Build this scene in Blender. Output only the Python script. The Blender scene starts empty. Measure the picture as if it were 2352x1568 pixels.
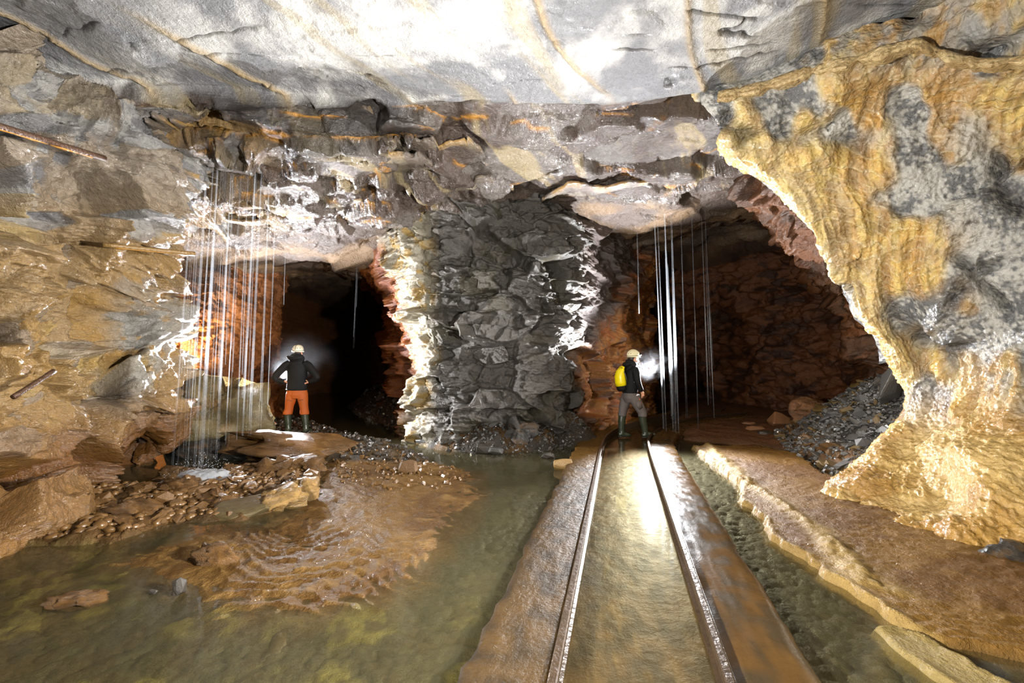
import bpy, bmesh, math, random, time
import numpy as np
from mathutils import Vector, Matrix
T0 = time.time()
scene = bpy.context.scene
COL = scene.collection
R = random.Random(7)

# ------------------------------------------------------------------ camera, light, exposure
S = 1.067                      # design metres -> metres (camera height 1.6 m)
FPX = 1045.0                   # focal length in pixels of the 2352 px frame (16 mm lens)
PITCH = math.atan(41.0 / FPX)
CAMZ = 1.5 * S
cam = bpy.data.cameras.new('camera'); camo = bpy.data.objects.new('camera', cam); COL.objects.link(camo)
cam.sensor_width = 36.0; cam.lens = 36.0 * FPX / 2352.0; cam.clip_start = 0.05; cam.clip_end = 100
camo.location = (0, 0, CAMZ); camo.rotation_euler = (math.pi / 2 + PITCH, 0, 0)
scene.camera = camo
world = bpy.data.worlds.new('world'); scene.world = world; world.use_nodes = True
world.node_tree.nodes['Background'].inputs[0].default_value = (0, 0, 0, 1)
vs = scene.view_settings
vs.view_transform = 'Standard'; vs.look = 'None'; vs.gamma = 1.0; vs.exposure = 0.0; vs.use_curve_mapping = False
cy = scene.cycles
cy.max_bounces = 3; cy.diffuse_bounces = 2; cy.glossy_bounces = 2; cy.transparent_max_bounces = 24
cy.use_adaptive_sampling = True; cy.adaptive_threshold = 0.10; cy.adaptive_min_samples = 8
cy.volume_bounces = 0; cy.caustics_reflective = False; cy.caustics_refractive = False
cy.sample_clamp_indirect = 4.0; cy.use_denoising = True

def lamp(name, loc, power, color=(1, 1, 1), radius=0.12, target=None, angle=140, blend=0.6):
    L = bpy.data.lights.new(name, 'SPOT' if target is not None else 'POINT')
    L.energy = power; L.color = color; L.shadow_soft_size = radius
    o = bpy.data.objects.new(name, L); COL.objects.link(o)
    o.location = [c * S for c in loc]
    if target is not None:
        L.spot_size = math.radians(angle); L.spot_blend = blend
        d = Vector([t - c for t, c in zip(target, loc)])
        o.rotation_euler = d.to_track_quat('-Z', 'Y').to_euler()
    return o
# the photographers' lamps and added fills: beside the camera, by each explorer, unseen behind corners
lamp('unseen_camera_lamp', (-1.9, 0.8, 1.6), 3500, (1.0, 0.98, 0.95), 0.08, (4.0, 4.2, 2.9), 115, 0.9)
lamp('unseen_camera_lamp', (1.8, 0.9, 1.5), 4300, (1.0, 0.98, 0.95), 0.08, (-4.2, 4.5, 2.9), 115, 0.9)
lamp('unseen_camera_lamp', (0.0, -0.8, 2.4), 330, (1.0, 0.97, 0.92), 0.15, (-0.2, 3.0, 0.4), 130, 0.9)  # unseen fill added to brighten the foreground water
lamp('hand_lamp', (-4.62, 9.15, 1.22), 2200, (0.96, 0.97, 1.0), 0.07, (-2.2, 4.5, 3.8), 150, 0.35)
lamp('hand_lamp', (2.70, 8.95, 1.32), 3000, (0.96, 0.97, 1.0), 0.07, (1.3, 4.5, 3.8), 150, 0.35)
lamp('unseen_corner_lamp', (-5.72, 7.72, 0.9), 4800, (1.0, 0.90, 0.74), 0.10, (-5.9, 10.5, 0.9), 130, 0.5)
lamp('unseen_corner_lamp', (-5.72, 7.62, 1.8), 3600, (0.98, 0.98, 1.0), 0.08, (4.4, 4.8, 2.4), 90, 0.7)
lamp('unseen_corner_lamp', (5.38, 6.7, 1.85), 4600, (0.98, 0.98, 1.0), 0.08, (-4.4, 4.4, 2.3), 70, 0.8)
lamp('unseen_corner_lamp', (5.8, 7.7, 2.2), 800, (1.0, 0.92, 0.80), 0.10, (2.3, 10.2, 1.3), 44, 0.8)  # added spot to brighten the right tunnel's left wall, no fixture there
lamp('unseen_corner_lamp', (5.9, 7.6, 2.3), 40, (1.0, 0.86, 0.66), 0.10)  # added faint fill for the chamber

# ------------------------------------------------------------------ picture <-> place
CP, SP = math.cos(PITCH), math.sin(PITCH)
def P(px, py, Y):
    """point seen at pixel px,py standing Y design metres ahead"""
    a = (px - 1176.0) / FPX; b = (784.0 - py) / FPX
    d = np.array([a, CP - b * SP, SP + b * CP]); d = d * (Y / d[1])
    return np.array([d[0], d[1], 1.5 + d[2]])
def G(px, py, z=0.0):
    """point of the level z seen at pixel px,py (design metres)"""
    a = (px - 1176.0) / FPX; b = (784.0 - py) / FPX
    d = np.array([a, CP - b * SP, SP + b * CP]); t = (z - 1.5) / d[2]
    return np.array([d[0] * t, d[1] * t, z])

# ------------------------------------------------------------------ noise
U = np.uint32
def h3(i, j, k, s):
    with np.errstate(over='ignore'):
        n = i.astype(U) * U(374761393) + j.astype(U) * U(668265263) + k.astype(U) * U(2246822519) + U((s * 3266489917) & 0xffffffff)
        n = (n ^ (n >> U(13))) * U(1274126177)
        n = (n ^ (n >> U(15))) * U(2654435761)
        return n ^ (n >> U(16))
def rnd(n, sh):
    return ((n >> U(sh)) & U(1023)).astype(np.float32) * (1 / 1023.0)
def perlin(p, seed=0):
    p = p.astype(np.float32); f = np.floor(p); i = f.astype(np.int32); t = p - f
    w = t * t * t * (t * (t * 6 - 15) + 10)
    out = np.zeros(len(p), np.float32)
    for a in (0, 1):
        wa = w[:, 0] if a else 1 - w[:, 0]
        for b in (0, 1):
            wb = w[:, 1] if b else 1 - w[:, 1]
            for c in (0, 1):
                wc = w[:, 2] if c else 1 - w[:, 2]
                n = h3(i[:, 0] + a, i[:, 1] + b, i[:, 2] + c, seed)
                g = (rnd(n, 0) * 2 - 1) * (t[:, 0] - a) + (rnd(n, 10) * 2 - 1) * (t[:, 1] - b) + (rnd(n, 20) * 2 - 1) * (t[:, 2] - c)
                out += wa * wb * wc * g
    return out * 1.3
def fbm(p, scale, octv=4, seed=0, gain=0.5):
    sc = np.array(scale, np.float32)
    out = 0; a = 1.0; q = p * sc
    for o in range(octv):
        out = out + a * perlin(q + 17.3 * o, seed + o); q = q * 2.03; a *= gain
    return out
def voro(p, seed=0, second=False):
    """nearest cell: distance F1, gap F2-F1, cell hash, offset from the cell's centre"""
    p = p.astype(np.float32); N = len(p)
    F1 = np.full(N, 9e9, np.float32); F2 = np.full(N, 9e9, np.float32)
    H = np.zeros(N, U); D = np.zeros((N, 3), np.float32); H2 = np.zeros(N, U); D2 = np.zeros((N, 3), np.float32)
    i = np.floor(p).astype(np.int32)
    for a in (-1, 0, 1):
        for b in (-1, 0, 1):
            for c in (-1, 0, 1):
                q = i + np.array([a, b, c], np.int32)
                n = h3(q[:, 0], q[:, 1], q[:, 2], seed)
                d = p - q; d[:, 0] -= rnd(n, 0); d[:, 1] -= rnd(n, 10); d[:, 2] -= rnd(n, 20)
                r = (d * d).sum(1)
                m = r < F1
                if second:
                    k = (r < F2) & ~m
                    H2 = np.where(m, H, np.where(k, n, H2)); D2[m] = D[m]; D2[k] = d[k]
                F2 = np.where(m, F1, np.minimum(F2, r))
                F1 = np.where(m, r, F1); H = np.where(m, n, H); D[m] = d[m]
    F1 = np.sqrt(F1); F2 = np.sqrt(F2)
    if second: return F1, F2 - F1, H, D, H2, D2
    return F1, F2 - F1, H, D
def facets(p, cell, seed, amp, tilt, warp=0.25, width=0.16, grain=None):
    """broken-rock relief: every cell is a plane of its own height and tilt, joined by short bevels"""
    c = np.array(cell, np.float32)
    q = p / c
    if warp:
        w = np.stack([perlin(q * 1.7 + 9.1 * k, seed + 50 + k) for k in range(3)], 1)
        q = q + w * warp
    F1, gap, H, D, H2, D2 = voro(q, seed, True)
    wob = 1.1 * perlin(p * 2.2, seed + 91) + 0.35 * perlin(p * 9.0, seed + 92) if grain is not None else 0
    def plane(H, D):
        n2 = h3((H >> U(3)).astype(np.int32), (H >> U(7)).astype(np.int32), (H & U(1023)).astype(np.int32), seed + 5)
        t = np.stack([rnd(n2, 10) - 0.5, rnd(n2, 20) - 0.5, rnd(H, 5) - 0.5], 1) * 2
        h = amp * (rnd(n2, 0) - 0.5) * 2 + tilt * (t * D * c).sum(1)
        if grain is not None:                  # shingled laminae, each block with a slant of its own
            period, ga, lean = grain
            dirv = t * lean; dirv[:, 2] += 1.0
            u = (p * dirv).sum(1) / period + wob
            h = h + ga * (u - np.floor(u)) * (0.4 + rnd(n2, 4))
        return h, rnd(n2, 12)
    a, r = plane(H, D); b, _ = plane(H2, D2)
    w = 0.5 + 0.5 * sm(gap, 0, width)
    return a * w + b * (1 - w), r, gap
def sm(x, a, b):
    t = np.clip((x - a) / (b - a), 0, 1); return t * t * (3 - 2 * t)
def mix(a, b, t):
    t = np.asarray(t)[..., None]; return a * (1 - t) + b * t
def lin(r, g, b):
    f = lambda c: ((c / 255.0 + 0.055) / 1.055) ** 2.4 if c > 10 else c / 3294.0
    return np.array([f(r), f(g), f(b)], np.float32)

# ------------------------------------------------------------------ meshes
def tag(o, label=None, cat=None, group=None, kind=None):
    if label: o['label'] = label
    if cat: o['category'] = cat
    if group: o['group'] = group
    if kind: o['kind'] = kind
    return o
def link(name, me, parent=None, mat=None):
    o = bpy.data.objects.new(name, me); COL.objects.link(o)
    if parent is not None: o.parent = parent
    if mat is not None and len(me.materials) == 0: me.materials.append(mat)
    return o
def set_col(me, rgb, alpha):
    a = me.color_attributes.new('Col', 'FLOAT_COLOR', 'POINT')
    buf = np.ones((len(me.vertices), 4), np.float32); buf[:, :3] = rgb; buf[:, 3] = alpha
    a.data.foreach_set('color', buf.ravel())
def grid_mesh(name, pts, nu, nv, rgb=None, rough=None, flip=False, smooth=True):
    me = bpy.data.meshes.new(name)
    V = (pts * S).astype(np.float32)
    idx = np.arange(nu * nv).reshape(nu, nv)
    q = np.stack([idx[:-1, :-1], idx[1:, :-1], idx[1:, 1:], idx[:-1, 1:]], -1).reshape(-1, 4)
    if flip: q = q[:, ::-1]
    me.vertices.add(len(V)); me.vertices.foreach_set('co', V.ravel())
    me.loops.add(q.size); me.loops.foreach_set('vertex_index', q.ravel().astype(np.int32))
    me.polygons.add(len(q)); me.polygons.foreach_set('loop_start', np.arange(0, q.size, 4, dtype=np.int32))
    me.polygons.foreach_set('use_smooth', np.full(len(q), smooth))
    me.update(calc_edges=True)
    if rgb is not None: set_col(me, rgb, rough)
    return me
def catmull(ctrl, n, axis):
    """resample a control grid along an axis to n points"""
    c = np.moveaxis(np.asarray(ctrl, float), axis, 0)
    m = c.shape[0]
    u = np.linspace(0, m - 1, n); i = np.minimum(u.astype(int), m - 2); t = (u - i).reshape((-1,) + (1,) * (c.ndim - 1))
    ext = np.concatenate([2 * c[:1] - c[1:2], c, 2 * c[-1:] - c[-2:-1]], 0)
    p0, p1, p2, p3 = ext[i], ext[i + 1], ext[i + 2], ext[i + 3]
    # a slackened spline, so that sharp corners do not overshoot
    k = 0.38
    m1 = k * (p2 - p0); m2 = k * (p3 - p1)
    r = (2 * t**3 - 3 * t**2 + 1) * p1 + (t**3 - 2 * t**2 + t) * m1 + (-2 * t**3 + 3 * t**2) * p2 + (t**3 - t**2) * m2
    return np.moveaxis(r, 0, axis)
def resample(ctrl, spacing_u, spacing_v):
    """spacing lists: number of samples for each control interval"""
    c = np.asarray(ctrl, float)
    def go(c, counts, axis):
        big = catmull(c, (c.shape[axis] - 1) * 64 + 1, axis)
        pos = [0.0]
        for k, n in enumerate(counts):
            pos += list(k + (np.arange(n) + 1) / n)
        pos = np.array(pos) * 64
        j = np.minimum(pos.astype(int), big.shape[axis] - 2); f = pos - j
        big = np.moveaxis(big, axis, 0)
        f = f.reshape((-1,) + (1,) * (big.ndim - 1))
        return np.moveaxis(big[j] * (1 - f) + big[j + 1] * f, 0, axis)
    return go(go(c, spacing_u, 0), spacing_v, 1)
def normals(g):
    du = np.gradient(g, axis=0); dv = np.gradient(g, axis=1)
    n = np.cross(du, dv); n /= np.linalg.norm(n, axis=2, keepdims=True) + 1e-9
    return n
def proj(p):
    """pixel at which design points show (for sampling densities and colour zones)"""
    y = p[:, 1] * CP + (p[:, 2] - 1.5) * SP; z = -p[:, 1] * SP + (p[:, 2] - 1.5) * CP
    y = np.where(np.abs(y) < 0.05, 0.05, y)
    return 1176 + FPX * p[:, 0] / y, 784 - FPX * z / y

# ------------------------------------------------------------------ materials
def nodes(name):
    m = bpy.data.materials.new(name); m.use_nodes = True
    nt = m.node_tree; nt.nodes.clear()
    out = nt.nodes.new('ShaderNodeOutputMaterial')
    return m, nt, out
def N(nt, t, **kw):
    n = nt.nodes.new(t)
    for k, v in kw.items():
        if k.startswith('i_'): n.inputs[k[2:].replace('_', ' ')].default_value = v
        else: setattr(n, k, v)
    return n
def math_node(nt, op, a, b=None, c=None):
    n = nt.nodes.new('ShaderNodeMath'); n.operation = op
    for k, x in enumerate((a, b, c)):
        if x is None: continue
        if isinstance(x, (int, float)): n.inputs[k].default_value = x
        else: nt.links.new(x, n.inputs[k])
    return n.outputs[0]
def rock_material(name, fine=55.0, mid=14.0, bump=0.6, dist=0.03, coat=0.5, vary=0.35, bubbly=0.0, laminae=0.9, albedo=0.48, spec=0.5):
    m, nt, out = nodes(name)
    b = N(nt, 'ShaderNodeBsdfPrincipled')
    at = N(nt, 'ShaderNodeAttribute', attribute_name='Col'); b.inputs['Specular IOR Level'].default_value = spec
    tc = N(nt, 'ShaderNodeTexCoord')
    n1 = N(nt, 'ShaderNodeTexNoise'); n1.inputs['Scale'].default_value = fine; n1.inputs['Detail'].default_value = 5; n1.inputs['Roughness'].default_value = 0.65
    n2 = N(nt, 'ShaderNodeTexNoise'); n2.inputs['Scale'].default_value = mid; n2.inputs['Detail'].default_value = 6; n2.inputs['Roughness'].default_value = 0.6
    for n in (n1, n2): nt.links.new(tc.outputs['Object'], n.inputs['Vector'])
    v = math_node(nt, 'MULTIPLY_ADD', n2.outputs['Fac'], vary * 2, 1 - vary)
    v2 = math_node(nt, 'MULTIPLY_ADD', n1.outputs['Fac'], vary, 1 - vary * 0.5)
    vv = math_node(nt, 'MULTIPLY', v, v2)
    mx = N(nt, 'ShaderNodeMix', data_type='RGBA', blend_type='MULTIPLY'); mx.inputs['Factor'].default_value = 1.0
    cc = N(nt, 'ShaderNodeCombineColor')
    for k in range(3): nt.links.new(vv, cc.inputs[k])
    sc = N(nt, 'ShaderNodeMix', data_type='RGBA', blend_type='MULTIPLY'); sc.inputs['Factor'].default_value = 1.0; sc.inputs[7].default_value = (albedo, albedo, albedo, 1)
    nt.links.new(at.outputs['Color'], sc.inputs[6]); nt.links.new(sc.outputs[2], mx.inputs[6]); nt.links.new(cc.outputs[0], mx.inputs[7])
    nt.links.new(mx.outputs[2], b.inputs['Base Color'])
    nt.links.new(math_node(nt, 'MULTIPLY', at.outputs['Alpha'], 0.85), b.inputs['Roughness'])
    mp = N(nt, 'ShaderNodeMapping'); mp.inputs['Scale'].default_value = (1.6, 1.6, 11.0); mp.inputs['Rotation'].default_value = (0.16, -0.10, 0.3)
    nt.links.new(tc.outputs['Object'], mp.inputs['Vector'])
    n3 = N(nt, 'ShaderNodeTexNoise'); n3.inputs['Scale'].default_value = 3.2; n3.inputs['Detail'].default_value = 5; n3.inputs['Roughness'].default_value = 0.7
    nt.links.new(mp.outputs[0], n3.inputs['Vector'])
    h = math_node(nt, 'MULTIPLY_ADD', n1.outputs['Fac'], 0.30, n2.outputs['Fac'])
    h = math_node(nt, 'MULTIPLY_ADD', n3.outputs['Fac'], laminae, h)
    if bubbly:
        vo = N(nt, 'ShaderNodeTexVoronoi'); vo.feature = 'SMOOTH_F1'; vo.inputs['Scale'].default_value = bubbly; vo.inputs['Smoothness'].default_value = 0.5
        nt.links.new(tc.outputs['Object'], vo.inputs['Vector'])
        h = math_node(nt, 'MULTIPLY_ADD', vo.outputs['Distance'], -0.8, h)
    bp = N(nt, 'ShaderNodeBump'); bp.inputs['Strength'].default_value = bump; bp.inputs['Distance'].default_value = dist
    nt.links.new(h, bp.inputs['Height'])
    nt.links.new(bp.outputs['Normal'], b.inputs['Normal'])
    if coat:
        b.inputs['Coat Weight'].default_value = coat; b.inputs['Coat Roughness'].default_value = 0.07
        nt.links.new(bp.outputs['Normal'], b.inputs['Coat Normal'])
    nt.links.new(b.outputs[0], out.inputs['Surface'])
    return m
def plain(name, rgb, rough=0.6, metal=0.0, bump=0.0, scale=60.0, vary=0.2, coat=0.0, spec=0.5):
    m, nt, out = nodes(name)
    b = N(nt, 'ShaderNodeBsdfPrincipled'); b.inputs['Metallic'].default_value = metal; b.inputs['Roughness'].default_value = rough
    b.inputs['Specular IOR Level'].default_value = spec
    tc = N(nt, 'ShaderNodeTexCoord')
    n1 = N(nt, 'ShaderNodeTexNoise'); n1.inputs['Scale'].default_value = scale; n1.inputs['Detail'].default_value = 4
    nt.links.new(tc.outputs['Object'], n1.inputs['Vector'])
    rp = N(nt, 'ShaderNodeMix', data_type='RGBA'); c = np.array(rgb)
    rp.inputs[6].default_value = (*np.clip(c * (1 - vary), 0, 1), 1); rp.inputs[7].default_value = (*np.clip(c * (1 + vary), 0, 1), 1)
    nt.links.new(n1.outputs['Fac'], rp.inputs['Factor']); nt.links.new(rp.outputs[2], b.inputs['Base Color'])
    if bump:
        bp = N(nt, 'ShaderNodeBump'); bp.inputs['Strength'].default_value = bump; bp.inputs['Distance'].default_value = 0.02
        nt.links.new(n1.outputs['Fac'], bp.inputs['Height']); nt.links.new(bp.outputs['Normal'], b.inputs['Normal'])
    if coat: b.inputs['Coat Weight'].default_value = coat; b.inputs['Coat Roughness'].default_value = 0.1
    nt.links.new(b.outputs[0], out.inputs['Surface'])
    return m
M_CEIL = rock_material('ceiling_rock', fine=55, mid=18, bump=0.85, dist=0.04, coat=0.9, vary=0.35, laminae=0.6, albedo=0.52)
M_ROCK = rock_material('broken_rock', fine=60, mid=16, bump=0.9, dist=0.035, coat=1.0, vary=0.38, spec=0.9)
M_FLOW = rock_material('flowstone', fine=70, mid=22, bump=0.75, dist=0.03, coat=0.7, vary=0.32, bubbly=26, laminae=0.2, albedo=0.58)
M_PILL = rock_material('pillar_rock', fine=60, mid=15, bump=0.7, dist=0.035, coat=0.45, vary=0.38, albedo=0.42)
M_DRY = rock_material('dry_rock', fine=60, mid=15, bump=0.7, dist=0.035, coat=0.1, vary=0.38, spec=0.3)
M_MUD = rock_material('wet_mud', fine=75, mid=20, bump=1.0, dist=0.03, coat=0.12, vary=0.3, bubbly=0, laminae=0.0, spec=0.15)
GREY = lin(128, 128, 130); PALE = lin(190, 188, 182); DARK = lin(58, 54, 52); BROWN = lin(92, 78, 68)
OCHRE = lin(190, 148, 80); TAN = lin(180, 148, 100); RUST = lin(190, 92, 34); RUSTD = lin(120, 52, 20); YEL = lin(222, 188, 104)

# ------------------------------------------------------------------ ceiling
def build_ceiling():
    cols = [-900, -250, 60, 300, 450, 600, 760, 880, 1000, 1150, 1300, 1450, 1600, 1760, 1950, 2300, 3000]
    ip = lambda xs, ys: np.interp(cols, xs, ys)
    rows = []
    def world(Y, z): rows.append([np.array([(c - 1176) / FPX * 4.6, Y, z]) for c in cols])
    def pix(pys, Ys): rows.append([P(c, y, d) for c, y, d in zip(cols, pys, Ys)])
    world(-3.2, 4.3); world(1.2, 4.45)
    pix(ip([-900, 60, 1176, 3000], [-260, -190, -190, -230]), ip([-900, 1176, 3000], [3.0, 3.2, 2.9]))
    pix(ip([-900, 60, 1176, 1700, 3000], [-40, 0, 0, -10, -150]), ip([-900, 60, 1176, 1700, 3000], [3.7, 3.8, 3.95, 3.95, 3.3]))
    pix(ip([-900, 60, 400, 1176, 1600, 2000, 3000], [40, 90, 110, 120, 110, 30, -120]), ip([-900, 60, 1176, 1600, 2000, 3000], [4.2, 4.3, 4.6, 4.55, 4.2, 3.4]))
    pix(ip([-900, 60, 300, 450, 860, 1330, 1600, 1950, 3000], [140, 160, 190, 200, 232, 240, 216, 130, 0]), ip([-900, 60, 380, 860, 1330, 1600, 1950, 3000], [4.3, 4.5, 5.0, 5.4, 5.5, 5.3, 4.8, 4.5]))
    pix(ip([-900, 300, 450, 860, 1000, 1300, 1600, 1950, 3000], [240, 250, 262, 268, 270, 272, 250, 180, 60]), ip([-900, 300, 450, 860, 1000, 1300, 1600, 3000], [4.6, 5.15, 5.3, 5.5, 5.7, 5.8, 5.7, 5.4]))
    pix(ip([-900, 300, 450, 860, 1000, 1300, 1600, 1950, 3000], [330, 330, 340, 345, 330, 312, 300, 260, 160]), ip([-900, 300, 450, 860, 1000, 1300, 1600, 3000], [4.8, 5.3, 5.55, 5.65, 5.95, 6.15, 6.3, 6]))
    pix(ip([-900, 300, 450, 860, 1000, 1300, 1600, 1950, 3000], [430, 420, 420, 420, 400, 385, 370, 340, 250]), ip([-900, 300, 450, 860, 1000, 1300, 1600, 3000], [5.4, 6.0, 6.3, 6.5, 6.8, 7.05, 7.2, 7]))
    pix(ip([-900, 300, 450, 800, 880, 1000, 1300, 1600, 1950, 3000], [510, 505, 500, 500, 495, 468, 448, 430, 400, 330]), ip([-900, 300, 450, 860, 1000, 1300, 1600, 3000], [6.9, 7.2, 7.35, 7.6, 7.9, 8.05, 8.2, 8]))
    pix(ip([-900, 300, 450, 600, 760, 880, 1000, 1150, 1300, 1450, 1600, 1760, 1950, 3000], [600, 622, 600, 580, 566, 530, 505, 495, 502, 524, 512, 490, 480, 440]),
        ip([-900, 300, 450, 860, 1000, 1300, 1450, 1600, 3000], [8.0, 8.1, 8.45, 8.55, 8.7, 9.0, 9.3, 9.5, 9.5]))
    pix(ip([-900, 300, 600, 880, 1150, 1450, 1600, 1950, 3000], [640, 640, 628, 610, 600, 560, 520, 500, 500]), ip([-900, 880, 1450, 3000], [10.6, 10.6, 11.2, 11.2]))
    pix(ip([-900, 300, 880, 1150, 1450, 3000], [670, 665, 655, 640, 590, 560]), ip([-900, 3000], [13.5, 13.5]))
    pix(ip([-900, 3000], [745, 720]), ip([-900, 3000], [30, 30]))
    ctrl = np.array(rows)                       # rows x cols
    g = resample(ctrl, [3, 10, 30, 45, 50, 45, 24, 40, 45, 45, 45, 22, 14, 8], [16, 44, 64, 52, 52, 54, 42, 42, 52, 52, 52, 52, 52, 56, 36, 10])
    nu, nv = g.shape[:2]; n = normals(g).reshape(-1, 3); n = np.where(n[:, 2:3] > 0, -n, n)
    p = g.reshape(-1, 3)
    px, py = proj(p)
    V = np.repeat(np.interp(np.linspace(0, 1, nu), np.cumsum([0] + [3, 10, 30, 45, 50, 45, 24, 40, 45, 45, 45, 22, 14, 8]) / 426.0, np.arange(15)), nv)
    band = sm(V, 4.95, 5.25)                    # beyond the lip of the smooth slab
    # gentle undulation + diagonal flow ribs + flakes on the slab
    slab = 0.05 * fbm(p, (0.7, 0.7, 0.7), 3, 3) + 0.012 * fbm(p, (3, 3, 3), 4, 9)
    dirv = p[:, 0] * 0.86 - p[:, 1] * 0.5 + 0.25 * perlin(p * 0.8, 21)     # across the flow direction
    along = p[:, 0] * 0.5 + p[:, 1] * 0.86
    r1 = np.abs(np.mod(dirv * 0.95 + 0.13, 1.0) - 0.5) / 0.95
    ribm = np.exp(-(r1 / 0.035) ** 2) * sm(perlin(np.stack([np.floor(dirv * 0.95 + 0.13) * 3.7, along * 0.35, along * 0], 1), 4), -0.05, 0.2)
    slab += 0.05 * ribm * (0.6 + 0.6 * np.abs(perlin(p * 14, 8)))
    f1, r_1, gap1 = facets(p, (1.3, 0.55, 0.5), 31, 0.03, 0.05, 0.5)
    ck = perlin(p * np.array([0.55, 3.4, 1.0]) + 0.08 * np.stack([perlin(p * 7, 79)] * 3, 1), 78)
    crack = np.exp(-(ck / 0.030) ** 2) * sm(perlin(p * 1.6, 77), 0.05, 0.3)
    slab += f1 * 0.5 - 0.045 * crack
    f2, r_2, gap2 = facets(p, (0.30, 0.16, 0.2), 33, 0.012, 0.10, 0.5)
    slab += f2 * sm(perlin(p * 1.7, 5), -0.1, 0.4)
    # broken bedded band
    b1, q1, g1 = facets(p, (1.5, 1.1, 0.7), 41, 0.10, 0.30, 0.15, 0.07)
    b2, q2, g2 = facets(p, (0.62, 0.42, 0.30), 42, 0.055, 0.40, 0.15, 0.09, (0.075, 0.030, 0.5))
    b3, q3, g3 = facets(p, (0.22, 0.13, 0.12), 43, 0.014, 0.30, 0.3, 0.2)
    smz = 1 - 0.55 * sm(px, 950, 1150) * (1 - sm(V, 8.2, 9.0))
    brk = b1 + (b2 + b3 * 0.8) * smz
    smoothzone = sm(px, 950, 1150) * (1 - sm(V, 8.2, 9.0)) * 0.1
    brk = brk * (1 - smoothzone)
    far = sm(V, 8.8, 9.6) * 0.55
    brk = brk * (1 - far)
    d = slab * (1 - band) + brk * band
    # stair the bedding: thin ledges with risers
    q = p + n * d[:, None]
    bed = q[:, 2] - 0.03 * q[:, 0] + 0.12 * perlin(q * 0.8, 61) + 0.03 * perlin(q * 3.1, 62)
    st = 0.21; u = bed / st; fr = u - np.floor(u)
    tre = (np.floor(u) + sm(fr, 0.30, 0.70)) * st - bed
    stair = band * (1 - sm(V, 8.2, 9.3)) * (0.85 - 0.55 * sm(px, 950, 1150)) * sm(perlin(p * 0.9, 63), -0.5, 0.1)
    q[:, 2] += tre * stair
    # colour
    n1 = fbm(p, (1.2, 1.2, 1.2), 4, 70); n2 = fbm(p, (4, 4, 4), 3, 71)
    streak = fbm(np.stack([dirv * 3.2, along * 0.35, p[:, 2]], 1), 1.0, 3, 72)
    c = mix(GREY * 1.3, PALE * 1.55, sm(n1 + 0.4 * n2, -0.3, 0.45))
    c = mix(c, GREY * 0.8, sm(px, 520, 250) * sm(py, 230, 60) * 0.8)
    c = mix(c, lin(196, 176, 128), sm(streak, 0.15, 0.5) * 0.5 * sm(px, 100, 500))
    c = mix(c, lin(196, 166, 112), np.clip(ribm * 1.2, 0, 1) * 0.75)
    c = mix(c, DARK * 0.8, np.clip(crack * 1.3, 0, 1) * 0.85)
    bandc = mix(BROWN * 1.0, lin(120, 112, 104), sm(q1 + 0.5 * n1, 0.3, 0.9))
    bandc = mix(bandc, lin(196, 176, 130), sm(streak + 0.6 * n1, 0.2, 0.5) * 0.6)
    bandc = mix(bandc, DARK * 0.7, sm(px, 440, 560) * (1 - sm(px, 900, 1020)) * (1 - sm(V, 6.9, 7.4)) * 0.8)  # shade on the left risers and recess, painted into the colour
    lefty = 1 - sm(px, 420, 720)
    bandc = mix(bandc, mix(OCHRE, TAN, q2) * 1.0, sm(q1 + 0.7 * n1, 0.35, 0.7) * lefty * 0.9)
    bandc = mix(bandc, lin(150, 146, 142), lefty * sm(q2, 0.5, 0.9) * 0.7)
    edge_or = np.exp(-((fr - 0.72) / 0.07) ** 2) * sm(fbm(p, (1.5, 1.5, 1.5), 2, 75), 0.0, 0.3)
    bandc = mix(bandc, lin(214, 150, 50), edge_or * 0.8 * (1 - sm(V, 8.6, 9.2)))
    inner = sm(V, 9.0, 9.5)
    cin = mix(lin(92, 76, 64), lin(140, 112, 80), sm(n1, -0.2, 0.4))
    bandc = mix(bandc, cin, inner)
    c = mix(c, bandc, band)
    rough = 0.30 + 0.12 * n1 + 0.34 * inner
    rough = np.clip(rough + 0.14 * (1 - band), 0.2, 0.7)
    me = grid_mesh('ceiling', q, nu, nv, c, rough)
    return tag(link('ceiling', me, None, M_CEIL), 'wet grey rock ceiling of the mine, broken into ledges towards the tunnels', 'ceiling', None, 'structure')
CEILING = build_ceiling()

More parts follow.
